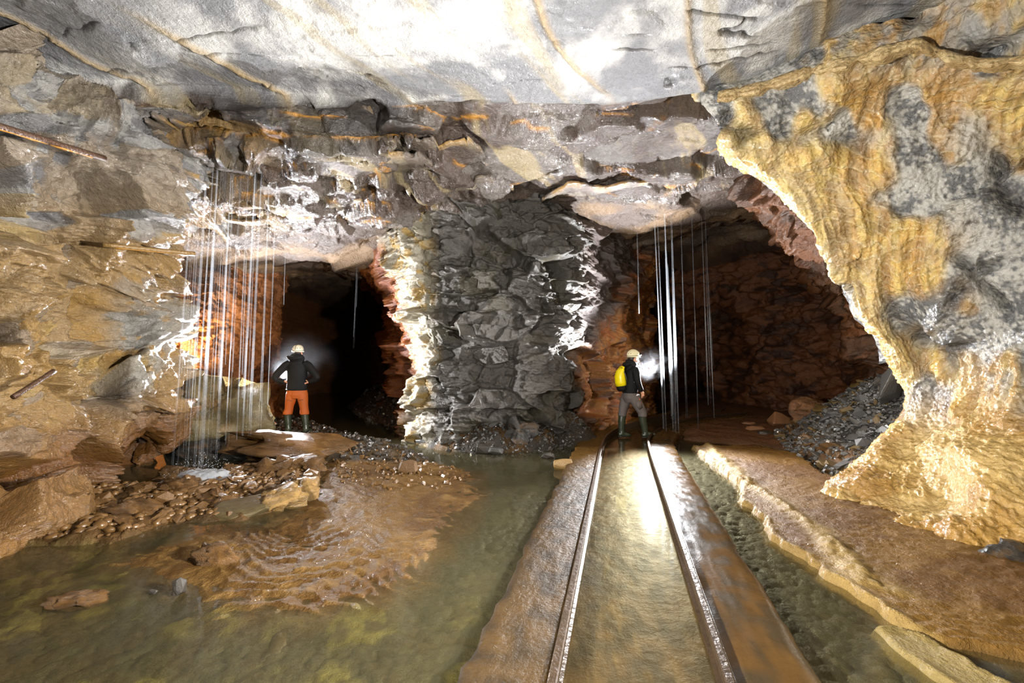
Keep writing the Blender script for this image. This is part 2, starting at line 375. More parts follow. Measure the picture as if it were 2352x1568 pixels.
LEDGE_SPECS = [(430, 700, 236, 246, 5.34), (560, 960, 262, 256, 5.44), (480, 820, 283, 292, 5.48), (640, 1000, 306, 300, 5.58), (500, 760, 324, 330, 5.55), (820, 1120, 330, 318, 5.80), (420, 640, 352, 362, 5.65), (700, 1010, 350, 356, 5.75),
               (360, 640, 440, 420, 6.2), (560, 900, 452, 462, 6.75), (880, 1180, 420, 408, 6.75), (1080, 1420, 395, 372, 6.85), (1250, 1600, 432, 405, 7.3), (430, 760, 505, 500, 7.25), (640, 960, 488, 492, 7.3), (1000, 1330, 262, 268, 5.75), (1300, 1610, 262, 240, 5.75), (230, 420, 300, 270, 4.95), (180, 400, 398, 380, 5.05), (240, 420, 236, 226, 5.0)]
def build_ledges(parent):
    for k, (xa, xb, ya, yb, Y) in enumerate(LEDGE_SPECS):
        q = random.Random(300 + k); n = 70
        A, B = P(xa, ya, Y), P(xb, yb, Y + 0.25)
        th = q.uniform(0.035, 0.075); rows = []
        t = np.linspace(0, 1, n); base = A[None] * (1 - t[:, None]) + B[None] * t[:, None]
        jag = 0.10 * fbm(np.stack([t * 9 + k * 7.1, t * 0, t * 0], 1), 1.0, 4, 320 + k, 0.6)
        f, r_, g_ = facets(np.stack([t * 6 + k * 3.3, t * 0, t * 0], 1), (1, 1, 1), 340 + k, 0.09, 0.2, 0, 0.03)
        env = np.minimum(1, np.minimum(t, 1 - t) * 6)
        out = (jag + f) - 0.05 - 0.45 * (1 - env)
        sag = 0.03 * fbm(np.stack([t * 4 + k * 5.5, t * 0, t * 0], 1), 1.0, 3, 360 + k)
        for m, (dy, dz) in enumerate([(0.75, th + 0.16), (0.12, th + 0.03), (0.02, th), (0.0, th * .5), (0.02, 0.0), (0.25, 0.012), (0.5, 0.05), (0.8, 0.10)]):
            r = base.copy(); r[:, 1] -= out * (1.0 if m < 6 else 0.3) - dy; r[:, 2] += dz + sag
            r += 0.008 * np.stack([perlin(r * 9 + 7 * c, 380 + c) for c in range(3)], 1)
            rows.append(r)
        g = np.array(rows); nu, nv = g.shape[:2]; p = g.reshape(-1, 3)
        n1 = fbm(p, (2, 2, 2), 3, 390)
        c = mix(lin(120, 106, 92), lin(176, 164, 140), sm(n1, -0.2, 0.3))
        edge = np.repeat(np.array([0, 0, 0.5, 1, 0.6, 0, 0, 0]), nv)
        c = mix(c, lin(206, 158, 76), edge * sm(n1, -0.15, 0.2))
        me = grid_mesh('rock_ledge', p, nu, nv, c, 0.28)
        link('rock_ledge', me, parent, M_ROCK)
build_ledges(CEILING)
# ------------------------------------------------------------------ left wall
def build_left():
    rowpts = []
    def row(pts, back1, back2):
        near = [np.array([-4.9, -3.2, pts[0][2]]), np.array([-4.9, 1.6, pts[0][2]])]
        rowpts.append(near + pts + [back1, back2])
    def prow(l, b1, b2):
        row([P(*a) for a in l], P(*b1), P(*b2))
    prow([(-160, 20, 3.7), (0, 70, 4.1), (120, 120, 4.6), (240, 140, 4.9), (400, 160, 5.4)], (560, 190, 6.2), (700, 200, 9))
    prow([(-160, 110, 3.6), (0, 150, 4.0), (120, 190, 4.5), (240, 200, 4.85), (400, 215, 5.25)], (540, 240, 5.8), (700, 240, 9))
    prow([(-160, 330, 3.5), (0, 330, 3.9), (120, 330, 4.4), (240, 330, 4.8), (385, 330, 5.3)], (560, 360, 6.3), (700, 360, 9))
    prow([(-160, 480, 3.5), (0, 480, 3.9), (120, 480, 4.4), (240, 480, 4.85), (375, 470, 5.5)], (470, 480, 6.8), (500, 480, 9))
    prow([(-160, 590, 3.6), (0, 590, 4.0), (120, 585, 4.5), (250, 585, 5.0), (394, 585, 5.9)], (330, 595, 7.4), (100, 600, 9))
    prow([(-160, 680, 3.65), (0, 680, 4.1), (120, 680, 4.6), (245, 680, 5.35), (346, 672, 6.2)], (290, 680, 7.4), (60, 680, 9))
    prow([(-160, 800, 3.6), (0, 800, 4.05), (130, 800, 4.5), (235, 800, 5.4), (388, 800, 6.25)], (300, 800, 7.4), (60, 800, 9))
    prow([(-160, 905, 3.55), (0, 905, 4.0), (130, 905, 4.55), (250, 905, 5.2), (414, 905, 6.2)], (320, 905, 7.4), (60, 900, 9))
    prow([(-160, 1020, 3.5), (0, 1010, 3.95), (130, 1005, 4.65), (250, 1000, 5.35), (410, 990, 6.5)], (330, 985, 7.4), (60, 980, 9))
    prow([(-160, 1150, 3.5), (0, 1110, 3.9), (120, 1090, 4.55), (235, 1050, 5.6), (412, 1038, 6.7)], (330, 1020, 7.4), (60, 1000, 9))
    prow([(-160, 1300, 3.2), (0, 1245, 3.65), (110, 1190, 4.2), (212, 1100, 5.75), (408, 1058, 6.75)], (330, 1040, 7.5), (60, 1030, 9))
    last = [np.array([q[0] - 0.15, q[1] + 0.3, -0.5]) for q in rowpts[-1]]; rowpts.append(last)
    ctrl = np.array(rowpts)
    cv = [12, 40, 55, 60, 55, 60, 70, 45, 14]; cu = [22, 40, 55, 42, 40, 44, 42, 42, 42, 40, 16]
    g = resample(ctrl, cu, cv); nu, nv = g.shape[:2]
    n = normals(g).reshape(-1, 3); p = g.reshape(-1, 3)
    tocam = np.array([0, 0, 1.5]) - p
    if np.median((n * tocam).sum(1)) < 0: n = -n
    px, py = proj(p)
    b1, q1, g1 = facets(p, (0.9, 0.9, 0.66), 141, 0.15, 0.68, 0.15, 0.05)
    b2, q2, g2 = facets(p, (0.38, 0.38, 0.27), 142, 0.07, 0.62, 0.18, 0.07, (0.085, 0.022, 0.9))
    b3, q3, g3 = facets(p, (0.16, 0.16, 0.11), 143, 0.020, 0.48, 0.25, 0.12)
    low = sm(p[:, 2], 1.25, 0.5)               # smoother mud-coated foot
    lump = 0.05 * fbm(p, (3, 3, 5), 4, 151)
    d = b1 + b2 * (1 - 0.6 * low) + b3 * (1 - 0.55 * low) + lump + 0.01 * fbm(p, (14, 14, 20), 3, 152)
    # pits between the blocks
    pit = np.exp(-(g1 / 0.10) ** 2) * sm(perlin(p * 1.6, 155), 0.12, 0.4) * (py > 560)
    d -= 0.26 * pit
    # undercut at the foot
    uc = np.exp(-((py - 1060) / 28) ** 2) * sm(px, 190, 230) * (1 - sm(px, 400, 430))
    d -= 0.25 * uc
    edgef = sm(px, 330, 420) * (p[:, 1] < 6.6)
    d *= (1 - 0.35 * edgef)
    q = p + n * d[:, None]
    n1 = fbm(p, (1.1, 1.1, 1.1), 4, 160); n2 = fbm(p, (5, 5, 5), 3, 161)
    c = mix(OCHRE * 0.95, TAN, q1)
    c = mix(c, YEL * 0.95, sm(n1 + 0.3 * n2, 0.15, 0.5) * 0.6)
    grey_top = (1 - sm(py, 380, 620))
    isg = sm(q2 + 0.5 * n1, 0.62, 0.80)
    c = mix(c, mix(GREY * 1.0, PALE * 0.9, q3), np.clip(isg * (0.45 + 0.5 * grey_top) + 0.55 * grey_top, 0, 0.95))
    niche = np.exp(-(((px - 315) / 75) ** 2 + ((py - 790) / 140) ** 2) ** 2) * sm(n2 + q2 * 0.5, -0.2, 0.2)
    c = mix(c, lin(168, 166, 158), niche * 0.9)
    c = mix(c, lin(140, 92, 36), low * (0.65 + 0.35 * sm(n1, -0.3, 0.3)))
    c = mix(c, DARK * 0.7, np.clip(pit, 0, 1) * 0.7)
    rough = np.clip(0.25 + 0.12 * n1 + 0.10 * n2, 0.15, 0.5)
    me = grid_mesh('wall_left', q, nu, nv, c, rough)
    return tag(link('wall_left', me, None, M_ROCK), 'ochre-stained blocky rock wall beside the waterfall, wet and glistening', 'wall', None, 'structure')
build_left()

# ------------------------------------------------------------------ pillar between the tunnels
def build_pillar():
    path = [(-5.4, 29), (-3.9, 15.5), (-2.85, 11.2), (-2.15, 9.3), (-1.78, 8.45), (-1.45, 8.1), (-0.6, 8.05), (0.35, 8.15), (1.0, 8.5), (1.35, 8.9), (1.95, 9.7), (2.75, 10.9), (3.5, 12.2), (4.1, 13.6), (4.4, 19)]
    lean_l = lambda z: np.interp(z, [-.4, 0, 0.3, 0.9, 1.7, 2.5, 3.3, 4.0, 4.6], [-0.12, -0.06, 0.0, 0.04, 0.0, -0.10, -0.34, -0.60, -0.8])
    lean_r = lambda z: np.interp(z, [-.4, 0, 0.3, 0.9, 1.7, 2.5, 3.3, 4.0, 4.6], [0.12, 0.05, 0.0, 0.0, -0.02, -0.02, 0.05, 0.15, 0.2])
    zs = [4.7, 4.1, 3.5, 2.8, 2.1, 1.4, 0.7, 0.2, -0.4]
    rows = []
    for z in zs:
        r = []
        for k, (x, y) in enumerate(path):
            t = np.interp(x, [-1.8, 1.0], [0, 1])
            fr = np.interp(z, [0, 0.4, 1.0], [0.10, 0.03, 0.0]) if 3 < k < 10 else 0
            r.append(np.array([x + lean_l(z) * (1 - t) + lean_r(z) * t, y - fr, z]))
        rows.append(r)
    ctrl = np.array(rows)
    cv = [8, 14, 22, 24, 28, 70, 85, 60, 40, 50, 56, 44, 30, 10]; cu = [40, 42, 52, 52, 52, 52, 42, 40]
    g = resample(ctrl, cu, cv); nu, nv = g.shape[:2]
    n = normals(g).reshape(-1, 3); p = g.reshape(-1, 3)
    ctr = np.array([0.3, 14.0, 1.5])
    if np.median((n * (p - ctr)).sum(1)) < 0: n = -n
    px, py = proj(p)
    side = np.repeat(np.linspace(0, 1, nv)[None, :], nu, 0).ravel()
    b1, q1, g1 = facets(p, (1.2, 1.2, 0.8), 241, 0.12, 0.50, 0.15, 0.05)
    b2, q2, g2 = facets(p, (0.55, 0.55, 0.30), 242, 0.06, 0.48, 0.18, 0.08, (0.11, 0.035, 0.6))
    b3, q3, g3 = facets(p, (0.22, 0.22, 0.11), 243, 0.020, 0.44, 0.25, 0.12)
    d = b1 + b2 + b3 + 0.012 * fbm(p, (12, 12, 18), 3, 252)
    leftm = sm(p[:, 1], 8.2, 8.9) * (p[:, 0] < -0.5)
    lit_lumps = sm(p[:, 0], -1.25, -1.65)
    d = d * (1 - 0.3 * lit_lumps) + lit_lumps * 0.05 * fbm(p, (6, 6, 4), 4, 255)
    rightw = sm(p[:, 0], 1.15, 1.7)
    d = d * (1 - 0.45 * rightw)
    q = p + n * d[:, None]
    # beds: shallow horizontal ledges on the face
    bed = q[:, 2] + 0.06 * q[:, 0] + 0.22 * perlin(q * 0.9, 261) + 0.04 * perlin(q * 3, 262); st = 0.34; u = bed / st; fr = u - np.floor(u)
    q[:, 2] += ((np.floor(u) + sm(fr, 0.22, 0.78)) * st - bed) * 0.6 * (1 - rightw) * (1 - lit_lumps) * sm(perlin(p * 1.1, 263), -0.3, 0.2)
    n1 = fbm(p, (1.1, 1.1, 1.1), 4, 270); n2 = fbm(p, (5, 5, 5), 3, 271)
    c = mix(lin(88, 84, 76), lin(118, 112, 104), sm(q1 + 0.6 * n1, 0.2, 0.9))
    c = mix(c, lin(96, 88, 60), sm(n1 - 0.3 * n2, 0.15, 0.45) * 0.55)
    c = mix(c, mix(lin(200, 190, 164), lin(206, 168, 88), sm(n2, 0.0, 0.35)), lit_lumps * 0.85)  # light on the pillar's left edge painted as a pale strip, with yellow stains
    # right-hand tunnel wall: purple grey above, orange below a diagonal
    diag = (py - (905 - 1.75 * (px - 1290)))
    orange = sm(diag + 60 * n1 + 40 * n2, -40, 50) * sm(px, 1285, 1340) * rightw
    c = mix(c, mix(lin(104, 92, 88), lin(122, 106, 100), q2), rightw)
    oc = mix(lin(184, 120, 46), lin(176, 98, 34), sm(n2, -0.2, 0.3))
    oc = mix(oc, lin(120, 104, 92), sm(q3 + 0.6 * n2, 0.75, 0.95) * 0.7)
    c = mix(c, oc, orange)
    deepl = sm(p[:, 1], 8.7, 9.3) * (p[:, 0] < -0.5)
    c = mix(c, mix(lin(178, 104, 48), lin(150, 84, 44), sm(n1, -0.2, 0.3)), deepl)
    rough = np.clip(0.42 + 0.12 * n1 + 0.1 * rightw - 0.08 * lit_lumps, 0.2, 0.65)
    me = grid_mesh('wall_pillar', q, nu, nv, c, rough)
    return tag(link('wall_pillar', me, None, M_PILL), 'grey ledged rock pillar standing between the two tunnel mouths', 'wall', None, 'structure')
build_pillar()

# ------------------------------------------------------------------ left tunnel, far side
def build_tunnel_left():
    path = [(-8.7, 6.6), (-7.5, 7.2), (-6.8, 8.0), (-6.38, 9.0), (-5.98, 10.0), (-5.66, 11.0), (-6.0, 11.6), (-7.8, 15), (-9.0, 22), (-9.0, 29), (-5.0, 29.3)]
    zs = [4.6, 3.6, 2.8, 2.0, 1.2, 0.5, 0.0, -0.4]
    arch = lambda z: np.interp(z, [-.4, 0, 0.6, 2.4, 3.0, 3.6, 4.6], [0.25, 0.12, 0.0, 0, 0.08, 0.3, 0.9])
    rows = [[np.array([x + arch(z), y - 0.2 * arch(z), z]) for x, y in path] for z in zs]
    cv = [10, 20, 50, 60, 70, 50, 30, 12, 10, 10]; cu = [26, 40, 42, 42, 40, 28, 18]
    g = resample(np.array(rows), cu, cv); nu, nv = g.shape[:2]
    n = normals(g).reshape(-1, 3); p = g.reshape(-1, 3)
    tgt = np.array([-5.0, 9.5, 1.5])
    if np.median((n * (tgt - p)).sum(1)) < 0: n = -n
    b1, q1, g1 = facets(p, (0.9, 0.8, 0.35), 341, 0.10, 0.35, 0.3)
    b2, q2, g2 = facets(p, (0.40, 0.36, 0.12), 342, 0.06, 0.35, 0.3, 0.12, (0.10, 0.04, 0.5))
    b3, q3, g3 = facets(p, (0.16, 0.14, 0.06), 343, 0.02, 0.3, 0.3)
    rough_part = 0.35 + 0.65 * sm(p[:, 1], 9.8, 9.1)
    q = p + n * ((b1 + b2 + b3) * rough_part + 0.02 * fbm(p, (9, 9, 12), 3, 352))[:, None]
    n1 = fbm(p, (1.0, 1.0, 1.6), 4, 360); n2 = fbm(p, (4, 4, 6), 3, 361)
    c = mix(lin(212, 136, 62), lin(178, 106, 50), sm(q2 + 0.5 * n1, 0.3, 0.9))
    c = mix(c, lin(96, 66, 50), sm(q1 + 0.6 * n2, 0.6, 0.85) * 0.8)
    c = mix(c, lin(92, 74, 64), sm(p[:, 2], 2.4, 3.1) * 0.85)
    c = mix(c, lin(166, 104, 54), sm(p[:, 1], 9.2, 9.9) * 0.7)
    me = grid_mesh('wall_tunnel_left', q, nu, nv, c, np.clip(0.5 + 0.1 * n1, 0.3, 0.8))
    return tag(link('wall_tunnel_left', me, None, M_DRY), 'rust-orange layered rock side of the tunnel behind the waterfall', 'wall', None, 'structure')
build_tunnel_left()

# ------------------------------------------------------------------ right chamber, far side
def build_chamber():
    cols = [(1500, 17), (1540, 16), (1620, 15), (1740, 13.6), (1840, 12.4), (1940, 11), (2040, 9.8), (2150, 9.0), (2300, 8.5)]
    pys = [380, 470, 560, 660, 760, 860, 940, 1000]
    rows = [[P(px, py, d + (2.2 * math.exp(-((px - 1610) / 90) ** 2) if py > 690 else 0)) for px, d in cols] for py in pys]
    rows.append([np.array([q[0], q[1], -0.5]) for q in rows[-1]])
    cv = [12, 28, 40, 40, 38, 38, 26, 10]; cu = [24, 30, 34, 34, 34, 28, 16, 6]
    g = resample(np.array(rows), cu, cv); nu, nv = g.shape[:2]
    n = normals(g).reshape(-1, 3); p = g.reshape(-1, 3)
    if np.median((n * (np.array([3, 8, 1.5]) - p)).sum(1)) < 0: n = -n
    b1, q1, g1 = facets(p, (1.3, 1.2, 0.5), 441, 0.14, 0.3, 0.3)
    b2, q2, g2 = facets(p, (0.55, 0.5, 0.2), 442, 0.07, 0.3, 0.3)
    b3, q3, g3 = facets(p, (0.2, 0.2, 0.08), 443, 0.025, 0.3, 0.3)
    q = p + n * (b1 + b2 + b3)[:, None]
    n1 = fbm(p, (0.8, 0.8, 1.6), 4, 460)
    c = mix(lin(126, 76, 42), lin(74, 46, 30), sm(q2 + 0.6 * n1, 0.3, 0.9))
    me = grid_mesh('wall_chamber', q, nu, nv, c, np.clip(0.55 + 0.1 * n1, 0.3, 0.8))
    tag(link('wall_chamber', me, None, M_DRY), 'dim brown rock wall at the back of the right-hand chamber', 'wall', None, 'structure')
    # hanging rust wall behind the flowstone column
    e = [(1690, 330, 7.3), (1690, 400, 7.5), (1742, 500, 7.7), (1795, 560, 7.9), (1862, 640, 8.1), (1935, 700, 8.3), (1958, 790, 8.5), (1990, 870, 8.7), (1985, 960, 8.9)]
    rows = []
    for (x, y, d) in e:
        rows.append([P(x + 260, y - 20, d - 1.6), P(x + 120, y - 10, d - 0.8), P(x + 22, y, d - 0.15), P(x, y, d + 0.25), P(x + 50, y + 10, d + 1.4), P(x + 160, y + 20, d + 3.4)])
    g = resample(np.array(rows), [20, 40, 36, 40, 36, 40, 36, 30], [30, 50, 24, 30, 20]); nu, nv = g.shape[:2]
    n = normals(g).reshape(-1, 3); p = g.reshape(-1, 3)
    if np.median((n * (np.array([1, 6, 1.5]) - p)).sum(1)) < 0: n = -n
    b1, q1, g1 = facets(p, (1.0, 1.0, 0.6), 541, 0.10, 0.35, 0.2, 0.08)
    b2, q2, g2 = facets(p, (0.3, 0.3, 0.16), 542, 0.05, 0.35, 0.2, 0.12, (0.09, 0.03, 0.5))
    q = p + n * (b1 + b2 + 0.02 * fbm(p, (6, 6, 10), 3, 550))[:, None]
    n1 = fbm(p, (1.2, 1.2, 1.6), 4, 560)
    c = mix(lin(112, 70, 38), lin(80, 54, 34), sm(q2 + 0.6 * n1, 0.3, 0.9))
    me = grid_mesh('wall_hanging', q, nu, nv, c, np.clip(0.5 + 0.1 * n1, 0.3, 0.8))
    tag(link('wall_hanging', me, None, M_DRY), 'rust-red overhanging rock behind the flowstone column above the rubble', 'wall', None, 'structure')
build_chamber()

# ------------------------------------------------------------------ right wall with flowstone
def build_right():
    rows = []
    def row(l):
        pts = [P(*a) for a in l]
        e = l[0]
        back = [P(e[0] + 420, e[1], e[2] + 3.0), P(e[0] + 70, e[1], e[2] + 0.75)]
        near = [np.array([pts[-1][0] + 0.1, 1.0, pts[-1][2]]), np.array([pts[-1][0] + 0.1, -3.2, pts[-1][2]])]
        rows.append(back + pts + near)
    row([(1580, 150, 5.35), (1840, 110, 4.75), (2100, 30, 4.1), (2352, -60, 3.5), (2800, -230, 2.9)])
    row([(1606, 215, 5.3), (1850, 180, 4.7), (2100, 105, 4.1), (2352, 60, 3.55), (2800, -60, 2.9)])
    row([(1668, 320, 5.3), (1890, 290, 4.85), (2120, 250, 4.45), (2352, 230, 4.0), (2800, 200, 3.2)])
    row([(1745, 392, 5.35), (1930, 380, 4.95), (2130, 350, 4.55), (2352, 330, 4.1), (2800, 310, 3.3)])
    row([(1832, 472, 5.35), (1985, 470, 5.0), (2160, 450, 4.6), (2352, 430, 4.15), (2800, 430, 3.3)])
    row([(1928, 640, 5.4), (2050, 640, 5.05), (2200, 640, 4.6), (2352, 640, 4.2), (2800, 640, 3.35)])
    row([(2012, 780, 5.4), (2110, 780, 5.1), (2235, 790, 4.65), (2352, 800, 4.25), (2800, 850, 3.35)])
    row([(2090, 885, 5.45), (2150, 900, 5.15), (2255, 920, 4.65), (2352, 950, 4.15), (2800, 1000, 3.25)])
    row([(2052, 985, 5.35), (2120, 1005, 5.0), (2235, 1025, 4.5), (2352, 1060, 3.95), (2800, 1110, 3.1)])
    row([(1985, 1075, 5.2), (2065, 1110, 4.75), (2190, 1150, 4.2), (2352, 1195, 3.65), (2800, 1270, 2.9)])
    row([(1905, 1140, 5.0), (2050, 1200, 4.22), (2200, 1252, 3.7), (2352, 1298, 3.34), (2800, 1430, 2.6)])
    rows.append([np.array([q[0] - 0.3, q[1] - 0.1, -0.4]) for q in rows[-1]])
    cu = [20, 40, 36, 40, 62, 56, 44, 44, 44, 40, 20]; cv = [14, 36, 76, 72, 72, 60, 14, 6]
    g = resample(np.array(rows), cu, cv); nu, nv = g.shape[:2]
    n = normals(g).reshape(-1, 3); p = g.reshape(-1, 3)
    if np.median((n * (np.array([0, 2, 1.5]) - p)).sum(1)) < 0: n = -n
    px, py = proj(p)
    # coordinates across (a) and down (s) the sheet, in metres
    mid = g[nu // 2]; al = np.concatenate([[0], np.cumsum(np.linalg.norm(np.diff(mid, axis=0), axis=1))])
    dn = np.cumsum(np.concatenate([[0], np.linalg.norm(np.diff(g[:, nv // 2], axis=0), axis=1)]))
    A = np.repeat(al[None, :], nu, 0).ravel(); D = np.repeat(dn[:, None], nv, 1).ravel()
    wv = 0.10 * perlin(p * 1.3, 601)
    sk = A + 0.18 * D + wv                                    # ribs run a little askew
    rib = fbm(np.stack([sk * 5.0, D * 0.7, sk * 0], 1), 1.0, 4, 602, 0.55)
    rill = np.abs(perlin(np.stack([sk * 12, D * 1.6, sk * 0], 1), 605))
    bl = p * np.array([1, 1, 0.8]); F1, gp, H, DD = voro(bl / 0.16, 611); F1b, _, _, _ = voro(bl / 0.055, 612)
    du = D * 8.0 + 2.6 * fbm(np.stack([sk * 2.2, D * 1.2, sk * 0], 1), 1.0, 3, 607); drape = du - np.floor(du)
    lowz = sm(p[:, 2], 1.3, 0.55)
    big = 0.14 * fbm(p, (1.0, 1.0, 0.8), 3, 620)
    b1, q1, g1 = facets(p, (0.8, 0.8, 0.7), 631, 0.05, 0.28, 0.12, 0.2)
    wn = fbm(p, (1.3, 1.3, 0.8), 3, 640)
    hole = np.exp(-(g1 / 0.10) ** 2) * sm(perlin(p * 1.4 + 3, 641), 0.15, 0.4) * (1 - lowz)
    edge = np.exp(-((A - al[cv[0] + cv[1] + 0]) / 0.35) ** 2)
    flow = sm(wn + 0.35 * edge, -0.10, 0.15)                  # where the calcite curtain covers the rock
    d = big + b1 * (1 - flow * 0.6) * (1 - lowz) + flow * (0.075 * rib + 0.045 * (0.35 - rill) + 0.016 * drape) * (1 - 0.6 * lowz)
    d += flow * 0.03 + lowz * (0.055 * np.sqrt(np.clip(1 - F1 * F1, 0, 1)) + 0.02 * (1 - F1b)) + 0.014 * (1 - F1b) * flow - 0.09 * hole
    d += 0.012 * fbm(p, (14, 14, 14), 3, 650)
    d += 0.22 * np.exp(-(((px - 2285) / 80) ** 2 + ((py - 1090) / 90) ** 2))      # the round boss at the foot
    q = p + n * d[:, None]
    n1 = fbm(p, (1.2, 1.2, 1.0), 4, 660); n2 = fbm(p, (5, 5, 4), 3, 661)
    cal = mix(OCHRE * 1.02, YEL * 1.0, sm(rib + 0.5 * n2 + 0.5 * edge, -0.2, 0.4))
    cal = mix(cal, lin(206, 150, 66), sm(rill, 0.22, 0.05) * 0.5)
    cal = mix(cal, lin(238, 220, 168), sm(drape, 0.75, 1.0) * 0.5 + edge * 0.3)  # pale drape rims; column edge also painted paler where light catches it
    sp = fbm(p, (22, 22, 22), 2, 665)
    rockc = mix(lin(96, 96, 94), lin(186, 182, 170), sm(n2 + 0.5 * n1 + 0.9 * sp, -0.4, 0.4))
    c = mix(rockc, cal, np.clip(flow * (0.75 + 0.25 * sm(n2, -0.2, 0.2)), 0, 1))
    belt = np.exp(-((px - (2230 + (py - 300) * 0.12)) / 70) ** 2) * sm(py, 200, 300) * (1 - sm(py, 850, 1000))
    c = mix(c, rockc, belt * sm(n2 + 0.6 * n1, -0.35, 0.1) * 0.9)
    c = mix(c, mix(lin(186, 140, 66), lin(212, 176, 104), sm(n1, -0.2, 0.3)), lowz * 0.9)
    c = mix(c, DARK * 0.8, np.clip(hole, 0, 1) * 0.7)
    up = sm(py, 215, 120) * sm(px, 1650, 1800)
    c = mix(c, lin(150, 148, 142), up * sm(n2, -0.2, 0.2) * 0.8)
    me = grid_mesh('wall_right', q, nu, nv, c, np.clip(0.30 + 0.1 * n1 - 0.06 * lowz, 0.18, 0.6))
    wall = link('wall_right', me, None, M_FLOW)
    # the ribbon of calcite hanging where wall and ceiling meet, and thinner ones below it
    for kk, (line, drop) in enumerate([([(1655, 210, 5.14), (1750, 188, 4.90), (1850, 156, 4.64), (1950, 132, 4.36), (2050, 102, 4.09), (2110, 88, 3.96), (2165, 114, 3.88), (2260, 134, 3.70), (2380, 124, 3.46)], 26)]):
        m_ = 220; top = catmull(np.array([P(a, b, d) for a, b, d in line]), m_, 0); bot = catmull(np.array([P(a, b + drop, d) for a, b, d in line]), m_, 0)
        t_ = np.linspace(0, 1, m_); wv_ = fbm(np.stack([t_ * 16 + kk * 9, t_ * 0, t_ * 0], 1), 1.0, 4, 670 + kk); inw = np.array([-0.75, -0.55, 0.0]); rows_ = []
        for a_, o_ in ((0.0, -0.14), (0.08, 0.03), (0.25, 0.05), (0.5, 0.06), (0.75, 0.07), (1.0, 0.075), (1.04, 0.05), (0.95, -0.10)):
            r_ = top * (1 - a_) + bot * a_; r_ = r_ + inw * (o_ + 0.06 * wv_ * (a_ > 0) + 0.006 * np.sin(a_ * 14))[:, None]; r_[:, 2] -= 0.07 * wv_ * a_
            rows_.append(r_)
        g_ = np.array(rows_); pp = g_.reshape(-1, 3); cc_ = mix(lin(186, 154, 100), lin(214, 186, 130), sm(fbm(pp, (3, 3, 20), 3, 680), -0.2, 0.3))
        link('calcite_ribbon', grid_mesh('calcite_ribbon', pp, len(rows_), m_, cc_, 0.3), wall, M_FLOW)
    return tag(wall, 'leaning rock wall sheathed in yellow flowstone, flaring at its wet foot', 'wall', None, 'structure')
build_right()

# wall behind the camera closes the gallery
def build_back():
    xs = np.linspace(-9, 9, 60); zs = np.linspace(-0.5, 5.2, 30)
    g = np.array([[[x, -3.0, z] for x in xs] for z in zs]); p = g.reshape(-1, 3)
    p = p + np.array([0, 1, 0]) * (0.2 * fbm(p, (0.8, 0.8, 0.8), 3, 700))[:, None]
    me = grid_mesh('wall_back', p, 30, 60, np.repeat(TAN[None] * 0.8, len(p), 0), 0.6)
    tag(link('wall_back', me, None, M_ROCK), 'tan rock wall closing the gallery behind the viewer', 'wall', None, 'structure')
build_back()

# ------------------------------------------------------------------ floor
def poly(pts): return np.array([G(*a)[:2] for a in pts])
def sdf(p, poly_):
    """signed distance to a polygon, positive inside"""
    x, y = p[:, 0], p[:, 1]; dmin = np.full(len(p), 1e9); ins = np.zeros(len(p), bool)
    m = len(poly_)
    for i in range(m):
        a = poly_[i]; b = poly_[(i + 1) % m]; e = b - a
        t = np.clip(((x - a[0]) * e[0] + (y - a[1]) * e[1]) / (e @ e + 1e-12), 0, 1)
        dmin = np.minimum(dmin, (x - a[0] - t * e[0]) ** 2 + (y - a[1] - t * e[1]) ** 2)
        cr = ((a[1] > y) != (b[1] > y)) & (x < (b[0] - a[0]) * (y - a[1]) / (b[1] - a[1] + 1e-12) + a[0])
        ins ^= cr
    dd = np.sqrt(dmin); return np.where(ins, dd, -dd)
def line_d(p, pts):
    x, y = p[:, 0], p[:, 1]; dmin = np.full(len(p), 1e9)
    for a, b in zip(pts[:-1], pts[1:]):
        e = b - a; t = np.clip(((x - a[0]) * e[0] + (y - a[1]) * e[1]) / (e @ e + 1e-12), 0, 1)
        dmin = np.minimum(dmin, (x - a[0] - t * e[0]) ** 2 + (y - a[1] - t * e[1]) ** 2)
    return np.sqrt(dmin)
MUD = poly([(300, 1290), (420, 1240), (600, 1212), (700, 1150), (730, 1070), (760, 1035), (900, 1045), (1000, 1062), (1100, 1088), (1085, 1150), (1060, 1210), (1000, 1270), (950, 1330), (860, 1370), (700, 1400), (540, 1400), (430, 1340)])
BANK = poly([(560, 965), (640, 955), (730, 975), (790, 998), (900, 1020), (960, 1045), (1000, 1062), (860, 1060), (740, 1060), (690, 1020), (590, 1000)])
SHELF = poly([(-150, 1290), (30, 1215), (150, 1130), (215, 1112), (380, 1112), (480, 1100), (580, 1050), (740, 1040), (725, 1120), (640, 1170), (560, 1200), (400, 1205), (250, 1255), (60, 1255)])
TERR = poly([(1588, 1030), (1640, 1075), (1700, 1130), (1690, 1152), (1742, 1200), (1760, 1240), (1830, 1285), (1860, 1312), (1990, 1390), (2060, 1440), (2160, 1490), (2352, 1530), (2700, 1600), (3300, 1500), (2600, 1300), (2352, 1240), (1900, 1100), (1840, 1050), (1740, 1030)])
LEDGE = poly([(1990, 1440), (2070, 1445), (2150, 1475), (2300, 1560), (2500, 1660), (2260, 1650), (2100, 1540), (2030, 1480)])
RIM = np.array([G(*a)[:2] for a in [(1600, 1010), (1720, 1120), (1800, 1170), (1880, 1230), (1930, 1290), (1990, 1350), (2060, 1375)]])
RIM2 = np.array([G(*a)[:2] for a in [(1560, 1010), (1640, 1075), (1700, 1130), (1690, 1152), (1742, 1200), (1760, 1240), (1830, 1285), (1860, 1312), (1990, 1390), (2060, 1440)]])
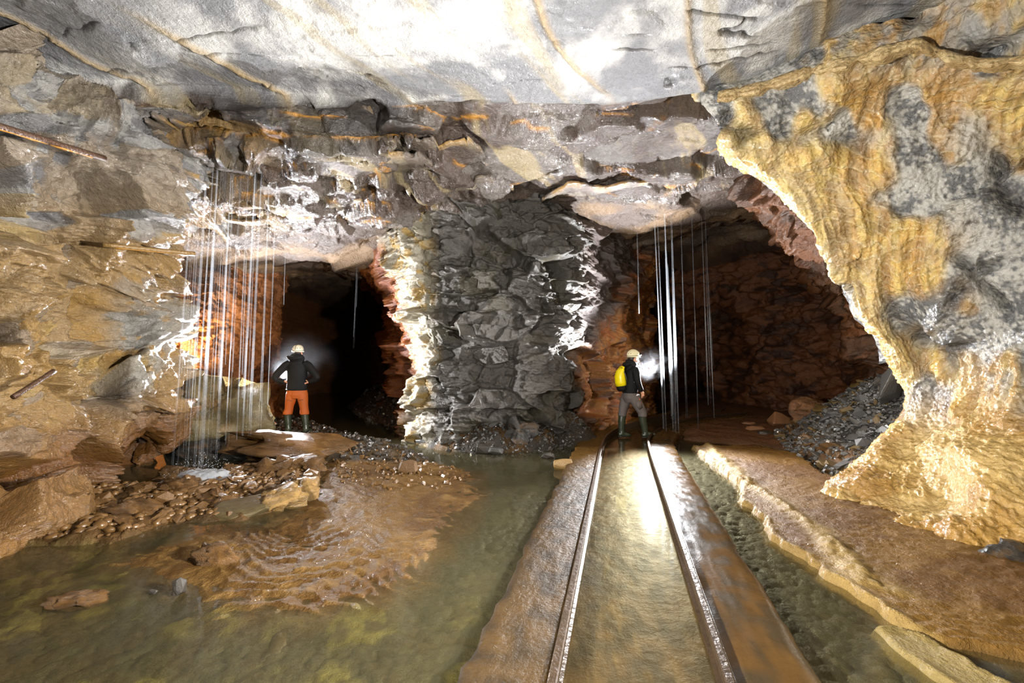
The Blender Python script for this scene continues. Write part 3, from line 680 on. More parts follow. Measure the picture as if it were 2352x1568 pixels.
HEAPL = poly([(800, 930), (870, 905), (1000, 905), (1000, 1000), (940, 985), (850, 965)])
PMOUND = poly([(940, 1015), (1010, 1035), (1120, 1042), (1260, 1035), (1330, 1015), (1395, 985), (1400, 955), (1300, 930), (1000, 935)])
CHFL = poly([(1545, 1010), (1620, 1020), (1760, 1030), (1900, 1060), (2300, 1000), (1900, 900), (1500, 900)])
PATH = np.array([(-0.39, -2), (0.082, 0), (1.26, 5), (1.73, 7), (2.02, 8.1), (2.40, 9.0), (2.95, 9.9), (3.7, 10.8), (4.7, 11.7), (6.0, 12.4)])
def track(n=200):
    g = catmull(PATH, n, 0); t = np.gradient(g, axis=0); t /= np.linalg.norm(t, axis=1, keepdims=True)
    return g, np.stack([t[:, 1], -t[:, 0]], 1)
def heap_h(x, y):
    """rubble slope behind the flowstone column"""
    x0 = np.interp(y, [5.4, 6.0, 7.3, 9.0, 10.5], [4.15, 4.2, 4.5, 5.25, 6.4])
    return np.clip((x - x0) * 0.62, 0, 1.5) * sm(y, 4.9, 5.8) * (1 - sm(y, 8.8, 10.2))
def floor_h(p):
    """height of the ground above the water level, and zone masks"""
    p3 = np.concatenate([p, np.zeros((len(p), 1))], 1)
    w = 0.10 * fbm(p3, (1.6, 1.6, 1), 3, 801); w2 = 0.035 * perlin(p3 * 9, 804) + 0.05 * perlin(p3 * 4, 805)
    s = {k: sdf(p, v) + w * (0.7 if k != 'TERR' else 0.5) + w2 for k, v in dict(MUD=MUD, BANK=BANK, SHELF=SHELF, TERR=TERR, LEDGE=LEDGE, HEAPL=HEAPL, PM=PMOUND, CH=CHFL).items()}
    base = -0.10 - 0.10 * sm(fbm(p3, (0.5, 0.5, 1), 2, 802), -0.2, 0.4) + 0.02 * fbm(p3, (3, 3, 1), 3, 803)
    patch = sm(fbm(p3, (1.5, 1.5, 1), 3, 806), -0.02, 0.22) * sm(p[:, 1] + 0.35 * (p[:, 0] + 0.9), 3.5, 2.6)
    base = base + 0.055 * patch
    h = base.copy()
    rip = perlin(p3 * np.array([1.2, 1.2, 1]) + 0.4 * np.stack([perlin(p3 * 2, 811)] * 3, 1), 812)
    ripl = np.abs(np.mod((p[:, 1] * 1.0 + p[:, 0] * 0.35) * 7 + 3.0 * fbm(p3, (1.3, 1.3, 1), 3, 813), 1.0) - 0.5) * 2
    fine = fbm(p3, (9, 9, 1), 3, 814)
    ripm = 0.010 * (1 - ripl) ** 2
    h = np.maximum(h, base + (0.008 - base) * sm(s['MUD'], -0.95, 0.30) + sm(s['MUD'], -0.5, 0.1) * (0.016 * rip + ripm * 1.3 + 0.012 * fine))
    rubF, rubG, rubH, _ = voro(p3 / np.array([0.19, 0.19, 1]), 820); rub2, _, _, _ = voro(p3 / np.array([0.07, 0.07, 1]), 821)
    dome = np.sqrt(np.clip(1 - rubF * rubF * 1.3, 0, 1)); dome2 = np.sqrt(np.clip(1 - rub2 * rub2 * 1.3, 0, 1))
    h = np.maximum(h, base + (0.09 - base) * sm(s['BANK'], -0.2, 0.25) + sm(s['BANK'], -0.1, 0.1) * (0.05 * fbm(p3, (4, 4, 1), 4, 825) + 0.03 * dome2 * rnd(rubH, 3)))
    sh = sm(s['SHELF'], -0.15, 0.12)
    h = np.maximum(h, base + (0.0 - base) * sh + sh * (0.05 * rip + 0.065 * dome * rnd(rubH, 5) + 0.028 * dome2))
    te = sm(s['TERR'], -0.05, 0.06)
    d1 = line_d(p, RIM) + 0.5 * w; d2 = line_d(p, RIM2) + 0.3 * w
    lump = (0.25 + 1.1 * dome2) * (0.7 + 0.9 * perlin(p3 * 3.2, 846))
    ht = 0.045 + 0.010 * fbm(p3, (6, 6, 1), 4, 845) + 0.025 * sm(p[:, 0] - np.interp(p[:, 1], [3, 4, 5, 6], [3.0, 3.0, 2.9, 2.9]), -0.3, 0.4) + 0.012 * rip + ripm * 0.7 + 0.004 * fine
    ht = ht + (0.040 * np.exp(-(d1 / 0.075) ** 2) + 0.035 * np.exp(-(d2 / 0.07) ** 2)) * lump
    h = np.maximum(h, base + (ht - base) * te)
    le = sm(s['LEDGE'], -0.06, 0.05); led = np.exp(-(s['LEDGE'] / 0.07) ** 2)
    h = np.maximum(h, base + (0.02 + 0.035 * led * lump - base) * le)
    hl = sm(s['HEAPL'], -0.5, 0.9)
    h = np.maximum(h, base + (0.55 - base) * hl * (0.8 + 0.3 * rip) + 0.1 * hl * dome)
    pm = sm(s['PM'], -0.25, 0.55)
    pk = np.exp(-(((p[:, 0] - 1.05) / 0.42) ** 2 + ((p[:, 1] - 8.55) / 0.5) ** 2))
    h = np.maximum(h, 0.55 * pk - 0.06 + 0.03 * dome2)
    h = np.maximum(h, base + (0.33 - base) * pm + pm * (0.05 * fbm(p3, (5, 5, 1), 4, 830) + 0.03 * dome2))
    ch = sm(s['CH'], -0.5, 0.6)
    h = np.maximum(h, base + (0.055 + 0.04 * fbm(p3, (2.5, 2.5, 1), 4, 831) - base) * ch)
    hp = heap_h(p[:, 0], p[:, 1]); he = sm(hp, 0.0, 0.10)
    h = np.where(hp > 0.0, np.maximum(h, hp - 0.02 + he * (0.05 * fbm(p3, (4, 4, 1), 4, 835) + 0.045 * dome2 + 0.04 * dome)), h)
    return h, s, dict(rip=rip, ripl=ripl, dome=dome, he=he, patch=patch, te=te, d1=d1, d2=d2, sh=sh, pm=np.maximum(pm, sm(pk, 0.08, 0.2)), ch=ch, hl=hl, p3=p3, fine=fine)
def build_floor():
    pys = np.concatenate([np.linspace(2600, 1600, 30)[:-1], np.linspace(1600, 1300, 105)[:-1], np.linspace(1300, 1080, 95)[:-1], np.linspace(1080, 960, 95)[:-1], np.linspace(960, 900, 26)])
    pxs = np.concatenate([np.linspace(-900, -60, 50)[:-1], np.linspace(-60, 2420, 640)[:-1], np.linspace(2420, 3400, 50)])
    d = 1.5 * FPX / (pys - 825.0)
    g = np.zeros((len(pys), len(pxs), 2))
    g[:, :, 0] = (pxs[None, :] - 1176) / FPX * d[:, None]; g[:, :, 1] = d[:, None]
    p = g.reshape(-1, 2); nu, nv = g.shape[:2]
    h, s, z = floor_h(p)
    p3 = z['p3']; n1 = fbm(p3, (1.1, 1.1, 1), 4, 850); n2 = fbm(p3, (5, 5, 1), 3, 851)
    y = p[:, 1]
    c = mix(lin(84, 80, 60), lin(106, 100, 76), sm(n1 + 0.5 * n2, -0.2, 0.4))          # silty pool bed
    nearp = sm(y + 0.35 * (p[:, 0] + 0.9), 3.3, 2.5)
    c = mix(c, mix(lin(158, 148, 82), lin(104, 92, 54), sm(n2, -0.2, 0.2)), z['patch'] * 0.95)
    c = mix(c, lin(84, 66, 36), nearp * sm(n2 - 0.5 * n1, 0.15, 0.4) * 0.6)
    mud = sm(s['MUD'], -0.25, 0.05)
    c = mix(c, mix(lin(112, 78, 34), lin(138, 102, 50), sm(z['rip'] + n2 * 0.5, -0.3, 0.4)), mud)
    c = mix(c, lin(176, 138, 80), mud * (1 - z['ripl']) ** 4 * sm(n2, -0.1, 0.3) * 0.6)
    c = mix(c, mix(lin(96, 76, 48), lin(70, 62, 52), sm(n2, -0.2, 0.3)), sm(s['BANK'], -0.15, 0.1))
    c = mix(c, mix(lin(118, 86, 46), lin(96, 70, 38), sm(n1, -0.3, 0.3)), z['sh'])
    c = mix(c, mix(lin(152, 110, 46), lin(128, 88, 36), sm(n1 + n2 * 0.5, -0.2, 0.3)), z['te'])
    rimm = (np.exp(-(z['d1'] / 0.10) ** 2) + np.exp(-(z['d2'] / 0.09) ** 2)) * z['te']
    c = mix(c, lin(214, 180, 110), np.clip(rimm, 0, 1) * 0.75)
    c = mix(c, lin(206, 176, 104), sm(s['LEDGE'], -0.05, 0.05) * 0.7)
    c = mix(c, mix(lin(82, 76, 68), lin(110, 82, 46), sm(n1 + 0.5 * n2, -0.1, 0.3)), sm(z['pm'], 0.0, 0.35))
    c = mix(c, lin(92, 76, 62), sm(z['hl'], 0.0, 0.25))
    c = mix(c, lin(130, 88, 58), z['ch'] * (1 - z['te']))
    c = mix(c, mix(lin(66, 64, 60), lin(106, 84, 44), sm(n1 + 0.4 * n2, 0.05, 0.4) * 0.7), z['he'])
    foot = z['he'] * (1 - sm(heap_h(p[:, 0], p[:, 1]), 0.12, 0.3)); c = mix(c, lin(140, 96, 42), foot * 0.7)
    rough = np.clip(0.30 + 0.12 * n1 + 0.08 * n2, 0.18, 0.6)
    pts = np.concatenate([p, h[:, None]], 1)
    rough = rough + 0.30
    me = grid_mesh('floor', pts, nu, nv, c, rough)
    tag(link('floor', me, None, M_MUD), 'ochre mud floor with rippled banks, stony shelf and rimstone terraces', 'floor', None, 'structure')
    # the far tunnels' floor and the ground behind the camera
    xs = np.linspace(-12, 12, 80); ys = np.concatenate([np.linspace(-4, 0.9, 10), np.linspace(17, 24, 14)])
    g2 = np.array([[[x, yv, -0.12] for x in xs] for yv in np.linspace(-4, 24, 90)])
    p2 = g2.reshape(-1, 3); p2[:, 2] = -0.35 + 0.05 * fbm(p2, (1, 1, 1), 3, 860)
    me = grid_mesh('floor_bed', p2, 90, 80, np.repeat(lin(120, 100, 66)[None], len(p2), 0), 0.5)
    tag(link('floor_bed', me, None, M_MUD), 'tan rock bed under the mud and water', 'floor', None, 'structure')
build_floor()

# ------------------------------------------------------------------ water
def water_material():
    m, nt, out = nodes('murky_water')
    tc = N(nt, 'ShaderNodeTexCoord')
    n1 = N(nt, 'ShaderNodeTexNoise'); n1.inputs['Scale'].default_value = 5.0; n1.inputs['Detail'].default_value = 4
    mp = N(nt, 'ShaderNodeMapping'); mp.inputs['Scale'].default_value = (1.0, 2.0, 1.0)
    nt.links.new(tc.outputs['Object'], mp.inputs['Vector']); nt.links.new(mp.outputs[0], n1.inputs['Vector'])
    bp = N(nt, 'ShaderNodeBump'); bp.inputs['Strength'].default_value = 0.055; bp.inputs['Distance'].default_value = 0.03
    nt.links.new(n1.outputs['Fac'], bp.inputs['Height'])
    tr = N(nt, 'ShaderNodeBsdfTransparent'); tr.inputs[0].default_value = (0.80, 0.77, 0.62, 1)
    df = N(nt, 'ShaderNodeBsdfDiffuse'); df.inputs[0].default_value = (*lin(98, 92, 68), 1)
    mx = N(nt, 'ShaderNodeMixShader'); mx.inputs[0].default_value = 0.17
    nt.links.new(tr.outputs[0], mx.inputs[1]); nt.links.new(df.outputs[0], mx.inputs[2])
    gl = N(nt, 'ShaderNodeBsdfGlossy'); gl.inputs['Roughness'].default_value = 0.06
    nt.links.new(bp.outputs[0], gl.inputs['Normal'])
    ge = N(nt, 'ShaderNodeNewGeometry'); dt = N(nt, 'ShaderNodeVectorMath', operation='DOT_PRODUCT')   # Fresnel (Schlick), the same from both sides
    nt.links.new(ge.outputs['Incoming'], dt.inputs[0]); nt.links.new(bp.outputs[0], dt.inputs[1])
    cs = math_node(nt, 'ABSOLUTE', dt.outputs['Value']); cs = math_node(nt, 'SUBTRACT', 1.0, cs); cs = math_node(nt, 'MAXIMUM', cs, 0.0); cs = math_node(nt, 'POWER', cs, 5.0)
    fr = math_node(nt, 'MULTIPLY_ADD', cs, 0.98, 0.02)
    m2 = N(nt, 'ShaderNodeMixShader'); nt.links.new(fr, m2.inputs[0]); nt.links.new(mx.outputs[0], m2.inputs[1]); nt.links.new(gl.outputs[0], m2.inputs[2])
    nt.links.new(m2.outputs[0], out.inputs['Surface'])
    return m
M_WATER = water_material()
xs = np.linspace(-9, 9, 30); ys = np.linspace(-3, 20, 30)
g = np.array([[[x, y, 0.0] for x in xs] for y in ys])
me = grid_mesh('water', g.reshape(-1, 3), 30, 30, flip=True)
tag(link('water', me, None, M_WATER), 'shallow murky green-brown water flooding the mine floor', 'water', None, 'structure')

# ------------------------------------------------------------------ track: two concrete kerbs, bed and two rails
M_KERB = rock_material('wet_concrete', fine=80, mid=22, bump=0.7, dist=0.02, coat=0.0, vary=0.35, laminae=0.0, albedo=0.34, spec=0.10)
M_KERB2 = rock_material('flooded_concrete', fine=60, mid=9, bump=0.18, dist=0.02, coat=0.2, vary=0.35, laminae=0.0, albedo=0.5, spec=0.2)
M_BED = rock_material('silted_bed', fine=70, mid=14, bump=0.4, dist=0.02, coat=0.0, vary=0.35, laminae=0.0, albedo=0.5, spec=0.1)
M_RAIL = plain('rail_steel', lin(74, 58, 42), 0.34, 0.55, 0.35, 30, 0.4, 0.3)
def strip(name, o0, o1, ztop, zbot, n_along, n_across, colf, mat, jag=0.0, seed=0, rel=0.006):
    """a strip following the track between two sideways offsets, with sides"""
    c, nn = track(n_along)
    offs = np.linspace(o0, o1, n_across)
    pts = []
    for k in range(n_along):
        r = []
        r.append([*(c[k] + nn[k] * o0), zbot])
        for o in offs: r.append([*(c[k] + nn[k] * o), ztop])
        r.append([*(c[k] + nn[k] * o1), zbot]); pts.append(r)
    g = np.array(pts); nu, nv = g.shape[:2]; p = g.reshape(-1, 3)
    t = np.tile(np.concatenate([[0], np.linspace(0, 1, n_across), [1]]), nu)
    top = np.tile(np.concatenate([[0], np.ones(n_across), [0]]), nu)
    q = p.copy()
    nz = fbm(p, (7, 7, 1), 4, seed)
    q[:, 2] += top * (rel * nz + rel * 0.6 * perlin(p * 25, seed + 9))
    nn2 = np.repeat(nn, nv, 0)
    if jag:
        e = np.where(o0 < 0, 1 - t, t) if abs(o0) > abs(o1) else t
        e = e ** 4
        q[:, :2] += nn2 * (jag * e * (fbm(p, (5, 5, 1), 3, seed + 20)))[:, None]
        q[:, 2] -= 0.02 * e ** 3 * top
    rgb, rough = colf(p, t, nz)
    me = grid_mesh(name, q, nu, nv, rgb, rough, flip=True)
    return link(name, me, None, mat)
def kerb_col(p, t, nz):
    n1 = fbm(p, (0.9, 0.9, 1), 4, 900); n2 = fbm(p, (6, 6, 1), 3, 901)
    c = mix(lin(104, 78, 40), lin(72, 56, 32), sm(n2 + 0.4 * n1, -0.2, 0.3))
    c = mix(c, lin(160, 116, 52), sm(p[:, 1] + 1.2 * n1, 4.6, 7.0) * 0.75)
    return c, np.clip(0.55 + 0.15 * n2, 0.35, 0.75)
def kerb_col2(p, t, nz):
    n1 = fbm(p, (0.9, 0.9, 1), 4, 910); n2 = fbm(p, (6, 6, 1), 3, 911)
    c = mix(lin(118, 86, 44), lin(88, 70, 42), sm(n2 + 0.5 * n1 + (1 - t) * 0.4, 0.0, 0.5))
    return c, np.clip(0.28 + 0.12 * n2, 0.16, 0.5)
def bed_col(p, t, nz):
    n1 = fbm(p, (0.9, 0.9, 1), 4, 920); n2 = fbm(p, (7, 7, 1), 3, 921)
    c = mix(lin(132, 98, 54), lin(86, 64, 36), sm(n2 + 0.5 * n1, -0.1, 0.35))
    rl = np.abs(np.mod(p[:, 1] * 2.6 + 2.2 * fbm(p, (1.6, 1.6, 1), 3, 925), 1) - 0.5) * 2
    c = mix(c, lin(186, 150, 92), (1 - rl) ** 10 * 0.6)
    return c, np.clip(0.5 + 0.1 * n2, 0.4, 0.7)
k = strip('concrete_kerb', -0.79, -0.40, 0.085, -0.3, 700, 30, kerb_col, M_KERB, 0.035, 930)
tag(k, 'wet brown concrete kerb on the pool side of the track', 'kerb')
k = strip('concrete_kerb', 0.40, 0.79, 0.075, -0.3, 700, 30, kerb_col2, M_KERB2, 0.02, 940, 0.004)
tag(k, 'ochre-stained concrete kerb on the terrace side of the track', 'kerb')
k = strip('track_bed', -0.40, 0.40, -0.012, -0.3, 600, 40, bed_col, M_BED, 0.0, 950, 0.004)
tag(k, 'flooded tan track bed with silt ripples between the rails', 'track bed')
def rail(off, label):
    c, nn = track(260)
    prof = [(-0.028, 0.0), (-0.028, 0.012), (-0.008, 0.02), (-0.008, 0.075), (-0.022, 0.082), (-0.022, 0.108), (-0.015, 0.114), (0.015, 0.114), (0.022, 0.108), (0.022, 0.082), (0.008, 0.075), (0.008, 0.02), (0.028, 0.012), (0.028, 0.0)]
    pts = np.array([[[*(c[k] + nn[k] * (off + a)), b] for a, b in prof] for k in range(len(c))])
    me = grid_mesh('rail', pts.reshape(-1, 3), len(c), len(prof), smooth=False, flip=False)
    return tag(link('rail', me, None, M_RAIL), label, 'rail', 'rails of the mine track')
rail(-0.375, 'steel rail along the brown pool-side kerb, glinting where it bends')
rail(0.375, 'rusty steel rail along the ochre terrace-side kerb')
print('shell built', round(time.time() - T0, 1), 's')

# ------------------------------------------------------------------ helpers for things
def bm_obj(name, bm, mat, parent=None, smooth=True):
    me = bpy.data.meshes.new(name); bm.to_mesh(me); bm.free()
    for f in me.polygons: f.use_smooth = smooth
    return link(name, me, parent, mat)
def empty(name, loc, rz=0.0):
    o = bpy.data.objects.new(name, None); COL.objects.link(o); o.location = loc; o.rotation_euler = (0, 0, rz); o.empty_display_size = 0.1
    return o
def loft(bm, pts, radii, n=14, up=(0, 0, 1), cap=True):
    """tube through pts; radii are numbers or (side, depth) pairs"""
    pts = [Vector(p) for p in pts]; rings = []
    prev = None
    for i, p in enumerate(pts):
        t = (pts[min(i + 1, len(pts) - 1)] - pts[max(i - 1, 0)]).normalized()
        if prev is None:
            a = Vector(up)
            if abs(a.dot(t)) > 0.9: a = Vector((0, 1, 0))
            s = t.cross(a).normalized()
        else:
            s = (prev - t * prev.dot(t)).normalized()
        prev = s; u = s.cross(t).normalized()
        r = radii[i]; rx, ry = r if isinstance(r, tuple) else (r, r)
        rings.append([bm.verts.new(p + s * (rx * math.cos(2 * math.pi * k / n)) + u * (ry * math.sin(2 * math.pi * k / n))) for k in range(n)])
    for a, b in zip(rings[:-1], rings[1:]):
        for k in range(n): bm.faces.new((a[k], a[(k + 1) % n], b[(k + 1) % n], b[k]))
    if cap:
        bm.faces.new(rings[0][::-1]); bm.faces.new(rings[-1])
    return rings
def ball(bm, c, r, seg=14, rings=10):
    r = r if isinstance(r, tuple) else (r, r, r)
    bmesh.ops.create_uvsphere(bm, u_segments=seg, v_segments=rings, radius=1.0, matrix=Matrix.Translation(c) @ Matrix.Diagonal((*r, 1)))
def remesh(o, voxel, it=4):
    m = o.modifiers.new('join', 'REMESH'); m.mode = 'VOXEL'; m.voxel_size = voxel; m.use_smooth_shade = True
    s = o.modifiers.new('soften', 'SMOOTH'); s.factor = 0.5; s.iterations = it
    return o

# ------------------------------------------------------------------ stones
def hull_stone(seed, shape=(1, 1, 1), n=14, jag=0.35, name='stone'):
    rr = random.Random(seed); bm = bmesh.new()
    for k in range(n):
        v = Vector((rr.gauss(0, 1), rr.gauss(0, 1), rr.gauss(0, 1))).normalized() * (1 - jag * rr.random())
        m = max(abs(v.x), abs(v.y), abs(v.z)); v = v.lerp(v / m, 0.45)
        bm.verts.new((v.x * shape[0] * .5, v.y * shape[1] * .5, v.z * shape[2] * .5))
    r = bmesh.ops.convex_hull(bm, input=bm.verts)
    bmesh.ops.delete(bm, geom=[g for g in r['geom_interior'] if isinstance(g, bmesh.types.BMVert)], context='VERTS')
    bmesh.ops.recalc_face_normals(bm, faces=bm.faces)
    me = bpy.data.meshes.new(name); bm.to_mesh(me); bm.free(); return me
def wet(name, rgb, rough=0.3, bump=0.5, scale=35, vary=0.3, coat=0.5): return plain(name, rgb, rough, 0, bump, scale, vary, coat)
K = 0.5
M_SLATE = wet('wet_slate', lin(104, 102, 98) * K, 0.28); M_SLATE2 = wet('ochre_slate', lin(128, 104, 60) * K, 0.30)
M_COB = wet('mud_coated_stone', lin(130, 94, 50) * K, 0.34, 0.6, 22); M_TANS = wet('tan_stone', lin(190, 150, 84) * K, 0.3, 0.6, 22)
M_ORST = wet('rust_stone', lin(168, 118, 78) * K, 0.45, 0.4); M_GREEN = wet('grey_green_stone', lin(116, 100, 64) * K, 0.45, 0.8, 9, 0.45, 0.15)
M_DKST = wet('dark_stone', lin(74, 68, 60) * K, 0.3); M_GREYST = wet('pale_grey_stone', lin(150, 152, 152) * K, 0.35)
def ground(x, y):
    return float(floor_h(np.array([[x, y]]))[0][0])
def grounds(xy): return floor_h(np.asarray(xy, float))[0]
def stone_at(name, me, mat, x, y, z, size, rot, label, group=None, cat='stone'):
    o = bpy.data.objects.new(name, me); COL.objects.link(o)
    if len(me.materials) == 0: me.materials.append(mat)
    o.location = (x * S, y * S, z * S); o.scale = [s * S for s in size]; o.rotation_euler = rot
    return tag(o, label, cat, group)
VAR = [hull_stone(900 + k, (1, 1, 1), 13, 0.3) for k in range(10)]
def var_mesh(k, mat, _c={}):
    key = (k, mat.name)
    if key not in _c:
        me = VAR[k].copy(); me.materials.append(mat); _c[key] = me
    return _c[key]
# rubble heap behind the flowstone column
def inside_view(x, y, z, x0, x1, y0, y1):
    px, py = proj(np.array([[x, y, z]])); return x0 < px[0] < x1 and y0 < py[0] < y1
rr = random.Random(31); cand = []
while len(cand) < 5200:
    y = rr.uniform(5.5, 9.4); x0 = float(np.interp(y, [5.4, 6.0, 7.3, 9.0, 10.5], [4.15, 4.2, 4.5, 5.25, 6.4])); x = x0 + rr.uniform(-0.12, 2.2)
    cand.append((x, y))
zz = grounds(cand); cx_, cy_ = proj(np.concatenate([np.array(cand), zz[:, None]], 1))
cand = [(c[0], c[1], z) for c, z, a, b in zip(cand, zz, cx_, cy_) if 1740 < a < 2110 and b < 1130]
n_ind = 0
def flake_bits(bm, spots, lo, hi, flat, seed):
    q = random.Random(seed)
    for x, y, z in spots:
        s = lo + (hi - lo) * q.random() ** 2
        M = Matrix.Translation((x * S, y * S, (z + s * 0.12) * S)) @ Matrix.Rotation(q.uniform(0, 6.3), 4, 'Z') @ Matrix.Rotation(q.gauss(0, 0.45), 4, 'X') @ Matrix.Rotation(q.gauss(0, 0.45), 4, 'Y')
        a, b, h = s * q.uniform(.6, 1), s * q.uniform(.4, .8), s * flat * q.uniform(.6, 1.3)
        bot = [bm.verts.new(M @ Vector((a * .5 * math.cos(t) , b * .5 * math.sin(t), -h / 2))) for t in (0.3, 1.7, 3.2, 4.8)]
        top = [bm.verts.new(M @ Vector((a * .42 * math.cos(t) , b * .42 * math.sin(t), h / 2))) for t in (0.1, 1.9, 3.0, 4.9)]
        bm.faces.new(top); bm.faces.new(bot[::-1])
        for k in range(4): bm.faces.new((bot[k], bot[(k + 1) % 4], top[(k + 1) % 4], top[k]))
for (x, y, z) in cand[:290]:
    s = 0.10 + 0.22 * rr.random() ** 2.2
    low = heap_h(np.array([x]), np.array([y]))[0] < 0.22
    mat = M_COB if (low and rr.random() < 0.5) else (M_SLATE2 if rr.random() < 0.3 else M_SLATE)
    stone_at('slate_fragment', var_mesh(rr.randrange(10), mat), mat, x, y, z + 0.02, (s, s * rr.uniform(.5, .9), s * rr.uniform(.18, .4)), (rr.gauss(0, .4), rr.gauss(-.3, .4), rr.uniform(0, 6.3)),
             'wet slate fragment lying on the rubble heap behind the flowstone column', 'slate fragments on the rubble heap')
bm = bmesh.new(); flake_bits(bm, cand[290:], 0.03, 0.13, 0.3, 77)
tag(bm_obj('slate_gravel', bm, M_SLATE, None, False), 'loose wet slate chips covering the rubble heap', 'gravel', None, 'stuff')
# gravel round the pillar's foot and on the bank, rubble in the left tunnel
def scatter(polyg, n, seed):
    q = random.Random(seed); a = polyg.min(0); b = polyg.max(0); out = []
    while len(out) < n:
        pts = np.array([[q.uniform(a[0], b[0]), q.uniform(a[1], b[1])] for _ in range(n)])
        out += [tuple(t) for t in pts[sdf(pts, polyg) > 0]]
    out = out[:n]; z = grounds(out); return [(x, y, h) for (x, y), h in zip(out, z)]
pm = scatter(poly([(960, 1018), (1050, 1042), (1200, 1046), (1330, 1024), (1375, 1000), (1350, 968), (1250, 975), (1000, 1000)]), 4200, 41)
bm = bmesh.new(); flake_bits(bm, pm[60:], 0.02, 0.10, 0.35, 78)
tag(bm_obj('pillar_gravel', bm, M_SLATE, None, False), 'dark wet gravel banked against the foot of the pillar', 'gravel', None, 'stuff')
for (x, y, z) in pm[:60]:
    s = 0.09 + 0.15 * rr.random() ** 2
    mat = rr.choice([M_SLATE, M_SLATE, M_COB, M_DKST])
    stone_at('gravel_stone', var_mesh(rr.randrange(10), mat), mat, x, y, z + 0.02, (s, s * rr.uniform(.6, .9), s * rr.uniform(.35, .6)), (rr.gauss(0, .3), rr.gauss(0, .3), rr.uniform(0, 6.3)),
             'small angular stone on the gravel at the foot of the pillar', 'stones at the foot of the pillar')
hl = scatter(poly([(810, 940), (880, 912), (960, 905), (960, 1000), (900, 985), (840, 965)]), 1200, 42)
for (x, y, z) in hl[:110]:
    s = 0.12 + 0.30 * rr.random() ** 2
    stone_at('tunnel_stone', var_mesh(rr.randrange(10), M_DKST), M_DKST, x, y, z + 0.03, (s, s * rr.uniform(.6, .9), s * rr.uniform(.4, .7)), (rr.gauss(0, .4), rr.gauss(0, .4), rr.uniform(0, 6.3)),
             'dark broken stone in the rubble on the pillar side of the left tunnel', 'rubble stones in the left tunnel')
bm = bmesh.new(); flake_bits(bm, hl[110:], 0.04, 0.14, 0.5, 79)
tag(bm_obj('tunnel_gravel', bm, M_DKST, None, False), 'dark stone chips between the rubble stones in the left tunnel', 'gravel', None, 'stuff')
bk = scatter(BANK, 900, 43)
bm = bmesh.new(); flake_bits(bm, bk, 0.04, 0.16, 0.35, 80)
tag(bm_obj('bank_gravel', bm, M_DKST, None, False), 'wet dark rubble on the bank where the explorer in orange trousers stands', 'gravel', None, 'stuff')
# cobbles of the stony shelf
sh = scatter(poly([(60, 1240), (215, 1125), (400, 1118), (560, 1075), (735, 1050), (725, 1120), (640, 1165), (560, 1190), (400, 1195), (250, 1240)]), 1500, 44)
for (x, y, z) in sh[:190]:
    s = 0.10 + 0.20 * rr.random() ** 2
    stone_at('mud_cobble', var_mesh(rr.randrange(10), M_COB), M_COB, x, y, max(z, 0.0) + 0.0, (s, s * rr.uniform(.6, .95), s * rr.uniform(.4, .7)), (rr.gauss(0, .25), rr.gauss(0, .25), rr.uniform(0, 6.3)),
             'mud-coated cobble on the stony shelf below the waterfall', 'cobbles on the shelf below the waterfall')
bm = bmesh.new()
for x, y, z in sh[190:1100]:
    r = 0.02 + 0.035 * rr.random()
    bmesh.ops.create_icosphere(bm, subdivisions=1, radius=r * S, matrix=Matrix.Translation((x * S, y * S, (max(z, 0) + r * .05) * S)) @ Matrix.Rotation(rr.uniform(0, 6), 4, 'Z') @ Matrix.Diagonal((rr.uniform(.7, 1.7), rr.uniform(.6, 1.2), rr.uniform(.5, .9), 1)))
tag(bm_obj('mud_pebbles', bm, M_COB), 'mud-coated pebbles packed between the cobbles of the shelf', 'pebbles', None, 'stuff')
# orange chips on the mud island
mi = scatter(poly([(760, 1040), (900, 1048), (1000, 1065), (1090, 1090), (1000, 1130), (900, 1130), (780, 1110)]), 300, 45)
bm = bmesh.new(); flake_bits(bm, mi, 0.03, 0.11, 0.5, 81)
tag(bm_obj('bank_pebbles', bm, M_COB, None, False), 'brown pebbles strewn over the far end of the mud bank', 'pebbles', None, 'stuff')
M_BOULD = rock_material('boulder_rock', fine=60, mid=16, bump=0.8, dist=0.03, coat=0.3, vary=0.4, laminae=0.5, spec=0.4)
BASE = {M_GREEN.name: lin(126, 112, 76), M_COB.name: lin(136, 98, 52), M_TANS.name: lin(196, 156, 92), M_ORST.name: lin(168, 118, 78), M_GREYST.name: lin(150, 152, 152), M_SLATE.name: lin(104, 102, 98), M_DKST.name: lin(80, 74, 64)}
def rock_mesh(seed, name, squash=0.35, base=None):
    bm = bmesh.new(); bmesh.ops.create_icosphere(bm, subdivisions=4, radius=0.5)
    p = np.array([v.co for v in bm.verts]); n = p / np.linalg.norm(p, axis=1, keepdims=True)
    cube = n / np.abs(n).max(1, keepdims=True) * 0.5; p = p * (1 - squash) + cube * squash
    a, _, _ = facets(p + seed * 3.1, (0.55, 0.55, 0.55), seed, 0.07, 0.75, 0.1, 0.05); b, _, _ = facets(p + seed * 3.1, (0.22, 0.22, 0.22), seed + 1, 0.02, 0.45, 0.2, 0.1, (0.09, 0.02, 0.8))
    p = p + n * (a + b)[:, None]
    for v, q in zip(bm.verts, p): v.co = q
    me = bpy.data.meshes.new(name); bm.to_mesh(me); bm.free()
    n1 = fbm(p + seed, (2.5, 2.5, 2.5), 4, seed + 3); n2 = fbm(p + seed, (9, 9, 4), 3, seed + 4)
    cc = mix(base * 0.62, base * 1.25, sm(n1 + 0.5 * n2, -0.4, 0.4)); cc = mix(cc, lin(150, 108, 56), sm(n1 - 0.4 * n2, 0.05, 0.4) * 0.5)
    set_col(me, cc, 0.38); me.materials.append(M_BOULD)
    for f in me.polygons: f.use_smooth = True
    return me
